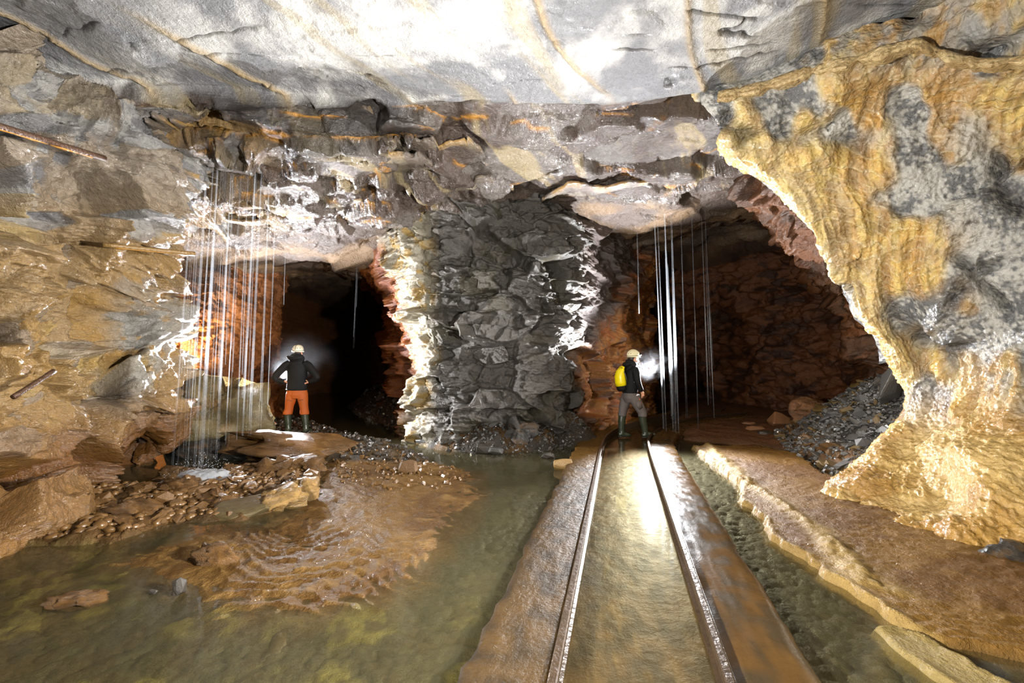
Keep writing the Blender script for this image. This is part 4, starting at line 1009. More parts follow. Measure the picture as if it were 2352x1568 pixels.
def single(name, px, py, wpx, hpx, mat, seed, label, depth=None, rot=(0, 0, 0), cat='stone', n=18, jag=0.3, sink=0.15, Y=None, sub=True, z=None):
    """one distinct stone whose foot shows at px,py; width and height in pixels there"""
    g0 = G(px, py, 0.0 if z is None else z)
    if Y is not None: g0 = P(px, py, Y)
    y = g0[1]; k = y / FPX; w, h = wpx * k, hpx * k; dp = depth if depth else w * 0.7
    big = wpx >= 60 and 'slab' not in name
    me = rock_mesh(seed, name, 0.35, BASE[mat.name]) if big else hull_stone(seed, (1, 1, 1), n, jag, name)
    o = stone_at(name, me, mat, g0[0], y + dp * 0.35, g0[2] + h * (0.5 - sink), (w * 1.15, dp, h * 1.25), rot, label, None, cat)
    if sub and not big:
        b = o.modifiers.new('worn', 'BEVEL'); b.width = 0.05; b.segments = 2; b.limit_method = 'ANGLE'
    return o
single('boulder', 488, 1035, 165, 138, M_GREEN, 12, 'upright grey-green boulder right behind the waterfall', 0.9, (0.12, 0, 0.2), 'boulder', 22, .2)
single('boulder', 655, 1058, 205, 50, M_COB, 5, 'broad flat brown boulder below the explorer in orange trousers', 1.0, (0.0, 0.10, 0.15), 'boulder', 22, .2)
single('boulder', 452, 1050, 90, 34, M_DKST, 23, 'low dark rock at the foot of the upright grey-green boulder', 0.4)
single('rock', 560, 1052, 110, 30, M_DKST, 24, 'dark wet rock between the flat brown boulder and the plunge pool', 0.4)
single('rock', 690, 1090, 74, 36, M_COB, 25, 'squarish brown rock tucked under the flat boulder')
single('rock', 628, 1092, 62, 36, M_COB, 26, 'brown rock beside the squarish rock under the flat boulder')
single('rock', 625, 1172, 84, 42, M_TANS, 27, 'bright tan angular rock at the end of the greenish slab', None, (0.2, -0.2, 0.3))
single('rock', 680, 1150, 76, 40, M_TANS, 28, 'tan rock with a pitted wet top beyond the bright tan rock', None, (0.1, -0.1, 0.1))
single('rock_slab', 530, 1192, 150, 26, M_GREEN, 29, 'long grey-green slab washed by the waterfall overflow', 0.5, (0.15, -0.12, 0.35), 'rock slab')
single('rock', 395, 1105, 60, 24, M_COB, 30, 'low brown rock at the rim of the plunge pool')
single('rock', 402, 1140, 66, 32, M_COB, 33, 'rounded brown rock in the middle of the cobble shelf')
single('rock', 300, 1195, 84, 34, M_COB, 34, 'brown rock lying in the stream below the left wall')
single('rock', 478, 1300, 66, 44, M_COB, 35, 'lone brown rock on the edge of the mud bank')
single('stone', 403, 1372, 26, 46, M_DKST, 36, 'upright shiny dark stone poking out of the shallow pool', 0.08)
single('stone', 350, 1364, 18, 12, M_DKST, 37, 'tiny shiny stone beside the upright stone in the pool')
single('stone', 165, 1392, 70, 24, M_COB, 38, 'half-drowned brown stone in the pool near the left wall', None, (0, 0, 0.2), sink=.4)
single('stone', 1112, 1043, 42, 26, M_DKST, 50, 'dark stone under water\'s edge before the pillar')
single('stone', 1196, 1012, 62, 44, M_SLATE, 51, 'large grey angular stone leaning on the pillar foot', None, (0, 0.3, 0.2), z=0.15)
single('stone', 1138, 1044, 36, 22, M_SLATE, 52, 'grey block at the waterline before the pillar')
single('stone', 1052, 1026, 34, 36, M_DKST, 53, 'pointed dark stone at the pillar corner', None, (0, -0.4, 0))
single('stone', 975, 1022, 44, 14, M_GREYST, 54, 'low pale stone in the water beside the pillar corner')
single('stone', 1260, 1054, 32, 16, M_DKST, 55, 'lone dark stone in the water between pillar and kerb')
single('stone', 1297, 1080, 48, 26, M_TANS, 56, 'ochre stone resting against the kerb edge')
single('stone', 935, 1085, 44, 30, M_COB, 57, 'rounded brown stone on the far edge of the mud bank', z=0.03)
single('stone_block', 1792, 985, 56, 40, M_ORST, 60, 'squared rust-brown block tilted beside the rubble toe', None, (0.1, 0.35, 0.3), 'stone', 10, .05)
single('stone', 1742, 992, 44, 14, M_ORST, 61, 'flat orange stone in front of the squared block')
single('stone', 1722, 978, 34, 10, M_ORST, 62, 'thin orange stone beyond the flat orange stone')
single('stone', 1822, 976, 28, 20, M_ORST, 63, 'small rust stone between the squared block and the rubble heap')
single('boulder', 1872, 962, 62, 44, M_ORST, 64, 'orange boulder half behind the rubble heap', 0.4, (0, 0, 0), 'boulder', Y=9.4)
single('rock_slab', 1992, 1050, 62, 32, M_GREYST, 65, 'pale grey flat stone low on the rubble heap', 0.25, (0.2, 0.1, 0.2), 'stone', Y=6.35)
single('rock_slab', 2058, 905, 96, 120, M_SLATE, 66, 'big grey slate slab leaning between column and rubble heap', 0.25, (0.25, 0.5, 0.2), 'rock slab', 12, .1, Y=6.7)
single('stone', 1765, 1004, 40, 16, M_DKST, 67, 'dark wedge-shaped stone at the toe of the rubble')
single('boulder', 2345, 1310, 70, 44, M_DKST, 68, 'dark rough stone at the foot of the flowstone wall', 0.2, sink=.2)
# a stick on the heap and a sunken timber in the pool
bm = bmesh.new(); loft(bm, [tuple(P(2008, 958, 6.75) * S), tuple(P(2035, 945, 6.72) * S), tuple(P(2062, 938, 6.72) * S)], [0.010, 0.014, 0.010], 8)
tag(bm_obj('stick', bm, plain('pale_wood', lin(170, 160, 140) * K, 0.5)), 'pale thin stick lying on the rubble heap', 'stick')
bm = bmesh.new()
a, b = G(632, 1512, -0.06), G(652, 1440, -0.06)
loft(bm, [tuple(a * S), tuple((a * .5 + b * .5) * S + np.array([0, 0, .01])), tuple(b * S)], [(0.050, 0.035), (0.056, 0.04), (0.045, 0.035)], 12)
tag(bm_obj('timber_stub', bm, plain('sodden_wood', lin(84, 70, 36) * K, 0.5, 0, 0.5, 40)), 'short dark timber sunken in the yellow-green shallows', 'timber')
# drill bars in the left wall
M_BAR = plain('rusty_bar', lin(96, 66, 44) * K, 0.45, 0.3, 0.8, 45, 0.5, 0.2); M_CRUST = wet('ochre_crust', lin(206, 146, 60) * K, 0.3)
def bar(a, b, r, label, crust=True, mat=M_BAR):
    a = a * S; b = b * S; n = 9; pts = [a + (b - a) * t for t in np.linspace(0, 1, n)]
    q = random.Random(int(a[0] * 100)); bm = bmesh.new()
    loft(bm, [tuple(p) for p in pts], [r * q.uniform(.92, 1.08) for _ in pts], 14)
    o = bm_obj('drill_bar', bm, mat); tag(o, label, 'bar')
    if crust:
        bm = bmesh.new(); pp = [p + np.array([0, 0, -r * 0.75]) for p in pts[1:-1]]
        loft(bm, [tuple(p) for p in pp], [(r * .55, r * .5 * q.uniform(.4, 1.2)) for _ in pp], 8)
        c = bm_obj('crust', bm, M_CRUST, o); c['label'] = 'ochre mineral crust under the bar'
    return o
bar(P(-60, 272, 3.0), P(240, 364, 3.95), 0.027, 'long rusty steel bar jutting from the upper left wall')
bar(P(236, 562, 4.55), P(447, 583, 5.2), 0.027, 'tan-coated bar sticking out of the wall above the orange tunnel', True, plain('coated_bar', lin(150, 116, 62) * K, 0.4, 0, 0.6, 45, 0.4, 0.2))
bar(P(30, 912, 3.6), P(124, 852, 3.95), 0.022, 'short dark bar stub low in the left wall', False)

# ------------------------------------------------------------------ falling water
def stream_material(name, alpha):
    m, nt, out = nodes(name)
    tr = N(nt, 'ShaderNodeBsdfTransparent'); df = N(nt, 'ShaderNodeBsdfDiffuse'); df.inputs[0].default_value = (0.86, 0.92, 1, 1)
    tl = N(nt, 'ShaderNodeBsdfTranslucent'); tl.inputs[0].default_value = (0.86, 0.92, 1, 1)
    m1 = N(nt, 'ShaderNodeMixShader'); m1.inputs[0].default_value = 0.55
    nt.links.new(df.outputs[0], m1.inputs[1]); nt.links.new(tl.outputs[0], m1.inputs[2])
    m2 = N(nt, 'ShaderNodeMixShader'); m2.inputs[0].default_value = alpha
    nt.links.new(tr.outputs[0], m2.inputs[1]); nt.links.new(m1.outputs[0], m2.inputs[2])
    nt.links.new(m2.outputs[0], out.inputs['Surface']); return m
M_FALL = stream_material('falling_water', 0.038); M_FOAM = stream_material('white_water', 0.6)
def stream(xt, yt, xb, yb, Y, spread, strands, r, label, group, seed, zland=0.0):
    q = random.Random(seed); bm = bmesh.new()
    A = P(xt, yt, Y); B = P(xb, yb, Y)
    for s in range(strands):
        ox, oy = q.gauss(0, spread * .8), q.gauss(0, spread * .8)
        t0 = 0.0 if s == 0 else q.uniform(0, .35); t1 = 1.0 if s < 2 else q.uniform(.6, 1)
        pts = []
        for t in np.linspace(t0, t1, 6):
            c = A * (1 - t) + B * t
            pts.append(((c[0] + ox * (0.4 + .8 * t)) * S, (c[1] + oy * (0.4 + .8 * t)) * S, c[2] * S))
        rad = r * q.uniform(.6, 2.6)
        loft(bm, pts, [rad * .45] + [rad * .8] + [rad] * 4, 6)
    return tag(bm_obj('water_stream', bm, M_FALL), label, 'water stream', group)
ORD = 'first second third fourth fifth sixth seventh eighth ninth tenth eleventh twelfth thirteenth'.split()
LF = [(505, 300, 458, 1088, 5.95, .022, 16, .0045, 'thickest white stream of the left waterfall'),
      (448, 330, 398, 1075, 6.0, .014, 6, .0028, None), (478, 330, 432, 1080, 6.0, .018, 8, .003, None), (492, 345, 446, 1082, 5.9, .014, 6, .003, None),
      (536, 330, 500, 1060, 6.05, .030, 14, .0028, None), (556, 340, 520, 1020, 6.1, .014, 6, .0028, None), (574, 330, 545, 1010, 6.1, .014, 6, .003, None),
      (592, 300, 560, 1000, 6.1, .018, 8, .0035, None), (604, 330, 574, 1000, 6.1, .010, 5, .003, None), (622, 340, 598, 985, 6.15, .014, 6, .0025, None),
      (638, 360, 616, 930, 6.2, .008, 3, .0022, None), (520, 330, 478, 1070, 6.0, .05, 14, .0022, None), (462, 330, 415, 1085, 6.0, .05, 12, .002, None)]
for k, (a, b, c, d, Y, sp, n, r, lb) in enumerate(LF):
    rank = sorted(range(len(LF)), key=lambda i: LF[i][2]).index(k)
    stream(a, b, c, d, Y, sp, n, r, lb or '%s thin white stream of the left waterfall, counted from the left wall' % ORD[rank], 'streams of the left waterfall', 500 + k)
stream(660, 420, 652, 700, 7.2, .004, 2, .002, 'single hair-thin water thread just right of the left waterfall', None, 540)
stream(822, 560, 812, 800, 9.6, .02, 4, .0025, 'faint water threads inside the dark left tunnel', None, 541)
RF = [(1524, 440, 1546, 992, 8.7, .020, 16, .006, 'thickest white stream falling beside the explorer with the yellow bag'),
      (1499, 415, 1524, 985, 8.6, .008, 5, .005, None), (1508, 450, 1530, 990, 8.7, .010, 5, .004, None), (1540, 435, 1556, 995, 8.7, .012, 8, .005, None),
      (1587, 440, 1604, 985, 8.9, .006, 3, .0045, None), (1562, 470, 1577, 960, 8.9, .010, 4, .003, None), (1462, 470, 1468, 720, 8.9, .004, 3, .004, None),
      (1610, 470, 1626, 930, 9.1, .012, 5, .003, None), (1618, 480, 1638, 960, 9.1, .03, 8, .0028, None)]
for k, (a, b, c, d, Y, sp, n, r, lb) in enumerate(RF):
    rank = sorted(range(len(RF)), key=lambda i: RF[i][2]).index(k)
    stream(a, b, c, d, Y, sp, n, r, lb or '%s thin water stream over the track, counted from the pillar' % ORD[rank], 'streams over the track', 560 + k)
# splash where the left fall lands
q = random.Random(91); bm = bmesh.new(); c0 = G(462, 1086, 0.07)
for k in range(420):
    t = q.random() ** 2; a = q.uniform(0, 6.28); rr_ = 0.02 + 0.55 * q.random()
    x, y, z = c0[0] + rr_ * math.cos(a) * 0.9, c0[1] + rr_ * math.sin(a) * 0.6, c0[2] + 0.28 * t * max(0, 1 - rr_ * 1.4)
    bmesh.ops.create_icosphere(bm, subdivisions=1, radius=q.uniform(.0015, .005), matrix=Matrix.Translation((x * S, y * S, z * S)))
tag(bm_obj('splash', bm, M_FOAM), 'white spray of droplets where the left waterfall lands', 'splash', None, 'stuff')
def foam(px, py, rx, ry, seed, label, z=0.085, h=0.03):
    c = G(px, py, z); n = 40; gx = np.linspace(-1, 1, n); gr = np.array([[[a * rx, b * ry, 0] for a in gx] for b in gx]).reshape(-1, 3)
    rad = np.sqrt((gr[:, 0] / rx) ** 2 + (gr[:, 1] / ry) ** 2)
    pp = gr + np.array([c[0], c[1], c[2]])
    pp[:, 2] += h * sm(1 - rad, 0, 0.5) + 0.02 * fbm(pp, (18, 18, 18), 3, seed) - 0.06 * sm(rad, 0.55, 1.0)
    me = grid_mesh('foam', pp, n, n); tag(link('foam', me, None, M_FOAM), label, 'foam', None, 'stuff')
foam(470, 1086, 0.42, 0.22, 95, 'white foaming water at the foot of the left waterfall')

# ------------------------------------------------------------------ mist
def mist_material(name, dens, scale, thr=0.36, col=(0.9, 0.94, 1, 1)):
    m, nt, out = nodes(name)
    v = N(nt, 'ShaderNodeVolumeScatter'); v.inputs['Color'].default_value = col; v.inputs['Anisotropy'].default_value = 0.3
    tc = N(nt, 'ShaderNodeTexCoord'); n1 = N(nt, 'ShaderNodeTexNoise'); n1.inputs['Scale'].default_value = scale; n1.inputs['Detail'].default_value = 3; n1.inputs['Distortion'].default_value = 0.8
    nt.links.new(tc.outputs['Object'], n1.inputs['Vector'])
    ln = N(nt, 'ShaderNodeVectorMath', operation='LENGTH'); nt.links.new(tc.outputs['Object'], ln.inputs[0])
    fall = math_node(nt, 'SUBTRACT', 1.0, ln.outputs['Value']); fall = math_node(nt, 'MAXIMUM', fall, 0.0); fall = math_node(nt, 'POWER', fall, 1.4)
    d = math_node(nt, 'SUBTRACT', n1.outputs['Fac'], thr); d = math_node(nt, 'MAXIMUM', d, 0.0)
    d = math_node(nt, 'MULTIPLY', d, fall); d = math_node(nt, 'MULTIPLY', d, dens)
    nt.links.new(d, v.inputs['Density']); nt.links.new(v.outputs[0], out.inputs['Volume']); return m
def mist(px, py, Y, r, mat, label):
    bm = bmesh.new(); bmesh.ops.create_icosphere(bm, subdivisions=3, radius=1.0)
    o = bm_obj('mist', bm, mat); o.location = P(px, py, Y) * S; o.scale = [v * S for v in r]
    return tag(o, label, 'mist', None, 'stuff')
mist(668, 850, 9.45, (1.15, 0.55, 0.95), mist_material('breath_mist', 0.55, 1.6, 0.40), 'glowing mist in the lamplight before the explorer in orange trousers')
mist(1492, 840, 8.75, (0.42, 0.30, 0.40), mist_material('breath_cloud', 0.5, 1.5, 0.49), 'curling cloud of breath before the explorer with the yellow bag')
mist(460, 1070, 6.0, (0.75, 0.45, 0.75), mist_material('spray_mist', 0.30, 1.6), 'pale spray hanging over the plunge pool')

# ------------------------------------------------------------------ the two explorers
M_SKIN = plain('skin', lin(206, 150, 120), 0.5, 0, 0.1, 60, 0.08); M_BLACK = plain('black_fabric', lin(11, 11, 12), 0.65, 0, 0.5, 90, 0.3, 0, 0.25)
M_ORANGE = plain('orange_fabric', lin(164, 78, 18), 0.65, 0, 0.4, 80, 0.15); M_GREYF = plain('grey_brown_fabric', lin(92, 84, 80), 0.65, 0, 0.5, 80, 0.2)
M_BOOT = plain('olive_rubber', lin(48, 54, 40), 0.35, 0, 0.2, 30, 0.25, 0.2); M_HELM = plain('white_shell', lin(226, 222, 200), 0.35, 0, 0.05, 20, 0.06, 0.3)
M_HELM2 = plain('cream_shell', lin(222, 212, 172), 0.35, 0, 0.05, 20, 0.06, 0.3); M_STRAP = plain('black_strap', lin(30, 30, 28), 0.5); M_OLV = plain('olive_stripe', lin(88, 84, 40), 0.45)
M_YEL = plain('yellow_tarpaulin', lin(236, 214, 10), 0.4, 0, 0.15, 30, 0.08, 0.1); M_HAIR = plain('dark_hair', lin(36, 26, 20), 0.5); M_RED = plain('orange_trim', lin(226, 96, 40), 0.5)
M_STEEL = plain('buckle_steel', lin(190, 190, 190), 0.3, 0.9)
def lens_material():
    m, nt, out = nodes('lamp_lens'); e = N(nt, 'ShaderNodeEmission'); e.inputs['Color'].default_value = (0.92, 0.96, 1, 1); e.inputs['Strength'].default_value = 25
    nt.links.new(e.outputs[0], out.inputs['Surface']); return m
M_LENS = lens_material()
def hand(bm, wrist, fwd, side, curl=0.5, scale=1.0, thumb_sign=1):
    """palm and five bent fingers; fwd: towards the fingertips, side: towards the thumb"""
    w = Vector(wrist); f = Vector(fwd).normalized(); s = Vector(side); s = (s - f * s.dot(f)).normalized(); nrm = f.cross(s).normalized() * thumb_sign
    k = scale
    loft(bm, [w - f * .02 * k, w + f * .03 * k, w + f * .085 * k], [(.026 * k, .020 * k), (.038 * k, .016 * k), (.040 * k, .014 * k)], 10, up=s)
    for j, (off, ln) in enumerate([(.030, .072), (.010, .080), (-.011, .074), (-.030, .058)]):
        b = w + f * .075 * k + s * off * k; p = [b]
        for seg, ang in enumerate((curl * .5, curl * 1.2, curl * 1.8)):
            d = f * math.cos(ang) - nrm * math.sin(ang); p.append(p[-1] + d * ln * k * (.42, .32, .26)[seg])
        loft(bm, p, [.0095 * k, .009 * k, .0085 * k, .0065 * k], 8)
    b = w + f * .02 * k + s * .028 * k
    loft(bm, [b, b + (s * .8 + f * .6) * .03 * k, b + (s * .7 + f * 1.3) * .045 * k, b + (s * .5 + f * 1.7) * .052 * k - nrm * .01], [.013 * k, .011 * k, .010 * k, .007 * k], 8)
def head_mesh(bm, c, fwd):
    """skull, jaw, nose, brow, lips, ears and neck; fwd is a unit vector in the level"""
    c = Vector(c); f = Vector(fwd).normalized(); s = f.cross(Vector((0, 0, 1))).normalized(); u = Vector((0, 0, 1))
    def el(o, r, seg=16):
        M = Matrix((( s.x, f.x, 0, 0), (s.y, f.y, 0, 0), (0, 0, 1, 0), (0, 0, 0, 1)))
        bmesh.ops.create_uvsphere(bm, u_segments=seg, v_segments=12, radius=1.0, matrix=Matrix.Translation(c + s * o[0] + f * o[1] + u * o[2]) @ M @ Matrix.Diagonal((*r, 1)))
    el((0, -.01, .03), (.075, .095, .095)); el((0, .03, -.04), (.058, .062, .075)); el((0, .062, -.092), (.028, .024, .020))
    el((0, .094, -.025), (.014, .022, .022)); el((0, .085, .022), (.050, .014, .012)); el((0, .082, -.066), (.026, .012, .010))
    for q in (-1, 1):
        el((q * .078, -.005, -.01), (.012, .024, .034)); el((q * .040, .062, -.035), (.022, .022, .022))
    loft(bm, [c + u * -.06 - f * .015, c + u * -.17 - f * .03], [.052, .058], 14)
def helmet(parent, c, fwd, mat, stripe):
    """shell with rim, stripe, head strap, vents and a lamp"""
    c = Vector(c); f = Vector(fwd).normalized(); s = f.cross(Vector((0, 0, 1))).normalized()
    M = Matrix(((s.x, f.x, 0, c.x), (s.y, f.y, 0, c.y), (0, 0, 1, c.z), (0, 0, 0, 1)))
    bm = bmesh.new(); n = 28; rings = []
    prof = [(1.06, -.012), (1.05, 0.0), (1.0, .012), (.985, .035), (.94, .065), (.83, .095), (.64, .118), (.40, .130), (.18, .134)]
    for r, z in prof:
        rings.append([bm.verts.new((.108 * r * math.cos(2 * math.pi * k / n), (.128 * r) * math.sin(2 * math.pi * k / n) + (.006 if z < 0.01 and math.sin(2 * math.pi * k / n) > .5 else 0), z)) for k in range(n)])
    for a, b in zip(rings[:-1], rings[1:]):
        for k in range(n): bm.faces.new((a[k], a[(k + 1) % n], b[(k + 1) % n], b[k]))
    bm.faces.new(rings[-1]); bm.faces.new([v for v in rings[0]][::-1])
    bmesh.ops.transform(bm, matrix=M, verts=bm.verts)
    h = bm_obj('helmet', bm, mat, parent)
    bm = bmesh.new()                                   # crest stripe
    pts = []
    for t in np.linspace(-.92, .92, 15):
        a = t * math.pi / 2; pts.append(M @ Vector((0, .1285 * math.sin(a), .004 + .134 * math.cos(a) ** .8)))
    loft(bm, pts, [(.010, .005)] * 15, 8, up=(s.x, s.y, 0)); o = bm_obj('stripe', bm, stripe, h)
    bm = bmesh.new()                                   # lamp strap round the shell
    ring = [M @ Vector((.110 * math.cos(a), .130 * math.sin(a), .018 + .012 * math.sin(a))) for a in np.linspace(0, 2 * math.pi, 33)]
    loft(bm, ring, [(.010, .004)] * 33, 6, cap=False); bm_obj('lamp_strap', bm, M_STRAP, h)
    for a in (-2.4, -1.9, -1.25, -.7, .5, 2.4):        # vent holes
        bm = bmesh.new(); p = M @ Vector((.098 * math.cos(a), .117 * math.sin(a), .062))
        bmesh.ops.create_uvsphere(bm, u_segments=10, v_segments=6, radius=1, matrix=Matrix.Translation(p) @ Matrix.Diagonal((.011, .011, .006, 1))); bm_obj('vent', bm, M_STRAP, h)
    bm = bmesh.new(); p = M @ Vector((0, .142, .040))
    loft(bm, [M @ Vector((0, .118, .040)), M @ Vector((0, .150, .040)), M @ Vector((0, .158, .038))], [(.034, .022), (.034, .022), (.028, .018)], 14); lb = bm_obj('headlamp', bm, M_STRAP, h)
    bm = bmesh.new(); loft(bm, [M @ Vector((0, .156, .038)), M @ Vector((0, .163, .038))], [.016, .015], 14); bm_obj('lens', bm, M_LENS, h)
    bm = bmesh.new()
    for q in (-1, 1): loft(bm, [M @ Vector((q * .092, .01, -.005)), M @ Vector((q * .085, .03, -.08)), M @ Vector((q * .03, .055, -.145)), M @ Vector((0, .06, -.15))], [.005] * 4, 6)
    bm_obj('chin_strap', bm, M_STRAP, h)
    return h
def boot(name, parent, pts, toe, heel):
    """rubber boot: shaft along pts (top to ankle), foot from heel to toe"""
    bm = bmesh.new(); n = len(pts)
    loft(bm, pts, [(.074, .078), (.070, .075), (.060, .066), (.056, .062)][:n], 16)
    h = Vector(heel); t = Vector(toe); an = Vector(pts[-1]); d = (t - h); up = Vector((0, 0, 1))
    loft(bm, [h + up * .045, h + d * .3 + up * .06, h + d * .55 + up * .052, h + d * .8 + up * .040, t + up * .034], [(.038, .044), (.045, .058), (.050, .048), (.048, .038), (.028, .026)], 14, up=(0, 0, 1))
    loft(bm, [an + up * .03, (an + h + d * .22) * .5, h + d * .22 + up * .03], [.06, .062, .055], 14)
    o = remesh(bm_obj(name, bm, M_BOOT, parent), .010, 3)
    bm = bmesh.new(); loft(bm, [h + up * .012 - d * .03, h + d * .3 + up * .010, h + d * .6 + up * .010, t + up * .012 + d * .02], [(.042, .012), (.044, .012), (.054, .012), (.032, .012)], 12, up=(0, 0, 1)); bm_obj('sole', bm, M_STRAP, o)
    bm = bmesh.new(); p0 = Vector(pts[0]); loft(bm, [p0 + (Vector(pts[1]) - p0).normalized() * .002, p0 + (Vector(pts[1]) - p0).normalized() * .022], [(.079, .083)] * 2, 18); bm_obj('boot_cuff', bm, M_BOOT, o)
    return o

def explorer_back(loc, rz):
    """stands with hands on hips, seen from behind (faces +Y)"""
    e = empty('person', loc, rz)
    tag(e, 'person seen from behind, hands on hips, black jacket, orange trousers, white helmet', 'person', 'mine explorers')
    bm = bmesh.new(); head_mesh(bm, (0, .02, 1.60), (0, 1, 0))
    hand(bm, (-.235, -.02, 1.045), (.9, -.25, -.35), (.2, .1, 1), .35, 1, -1); hand(bm, (.245, -.02, 1.03), (-.9, -.25, -.35), (-.2, .1, 1), .35, 1, 1)
    loft(bm, [(0, -.01, 1.44), (0, -.01, 1.2), (0, 0, .95)], [(.12, .08), (.13, .09), (.13, .09)], 16)
    for q in (-1, 1): loft(bm, [(q * .12, -.01, 1.38), (q * .40, -.05, 1.15), (q * .25, -.02, 1.05)], [.04, .034, .026], 10)
    b = remesh(bm_obj('body', bm, M_SKIN, e), .008, 2)
    bm = bmesh.new(); ball(bm, (0, .0, 1.60), (.079, .10, .085)); bm_obj('hair', bm, M_HAIR, b)
    bm = bmesh.new()
    loft(bm, [(0, 0, .865), (0, 0, .93), (0, 0, 1.05), (0, -.005, 1.2), (0, -.01, 1.34), (0, -.01, 1.43), (0, -.005, 1.49)], [(.205, .135), (.207, .14), (.195, .13), (.20, .13), (.212, .125), (.17, .105), (.09, .085)], 24)
    for q in (-1, 1):
        loft(bm, [(q * .15, -.01, 1.41), (q * .23, -.02, 1.36), (q * .32, -.045, 1.265), (q * .405, -.06, 1.165), (q * .425, -.055, 1.125), (q * .395, -.04, 1.085), (q * .31, -.025, 1.055), (q * .245, -.02, 1.045)], [.082, .084, .074, .068, .064, .062, .055, .046], 14)
    loft(bm, [(0, -.02, 1.45), (0, -.03, 1.50), (0, -.035, 1.545), (0, -.02, 1.585)], [(.13, .10), (.15, .125), (.145, .12), (.105, .095)], 20)
    j = remesh(bm_obj('jacket', bm, M_BLACK, e), .011, 4)
    bm = bmesh.new(); loft(bm, [(-.15, -.115, 1.545), (-.08, -.155, 1.52), (0, -.165, 1.51), (.08, -.155, 1.52), (.15, -.115, 1.545)], [.030, .042, .045, .042, .030], 12); remesh(bm_obj('hood', bm, M_BLACK, j), .012, 3)
    bm = bmesh.new(); ring = [(.208 * math.cos(a), .140 * math.sin(a), .878) for a in np.linspace(0, 2 * math.pi, 41)]; loft(bm, ring, [(.012, .012)] * 41, 8, cap=False); bm_obj('hem', bm, M_BLACK, j)
    bm = bmesh.new()
    loft(bm, [(0, 0, .93), (0, 0, .86), (0, 0, .78), (0, 0, .70)], [(.185, .115), (.202, .13), (.208, .135), (.15, .11)], 22)
    for q, kx, bx in ((-1, -.165, -.185), (1, .145, .155)):
        loft(bm, [(q * .105, 0, .80), (q * .118, 0, .70), (kx * .93, .01, .56), (kx, .015, .47), (bx, .005, .40), (bx, .005, .375)], [(.105, .118), (.103, .11), (.086, .092), (.082, .086), (.092, .094), (.090, .092)], 18)
    t = remesh(bm_obj('trousers', bm, M_ORANGE, e), .010, 3)
    for q in (-1, 1):
        bm = bmesh.new(); loft(bm, [(q * .205, -.035, .695), (q * .16, -.10, .68), (q * .11, -.112, .67), (q * .05, -.095, .655)], [.004] * 4, 6); bm_obj('seam', bm, M_STRAP, t)
    boot('boot', e, [(-.185, .005, .39), (-.18, .01, .28), (-.165, .01, .16), (-.16, 0, .09)], (-.185, .19, 0), (-.155, -.07, 0))
    boot('boot', e, [(.155, .005, .39), (.17, .01, .28), (.185, .01, .16), (.19, 0, .09)], (.225, .19, 0), (.185, -.07, 0))
    helmet(e, (0, .01, 1.655), (0, 1, 0), M_HELM, M_OLV)
    return e
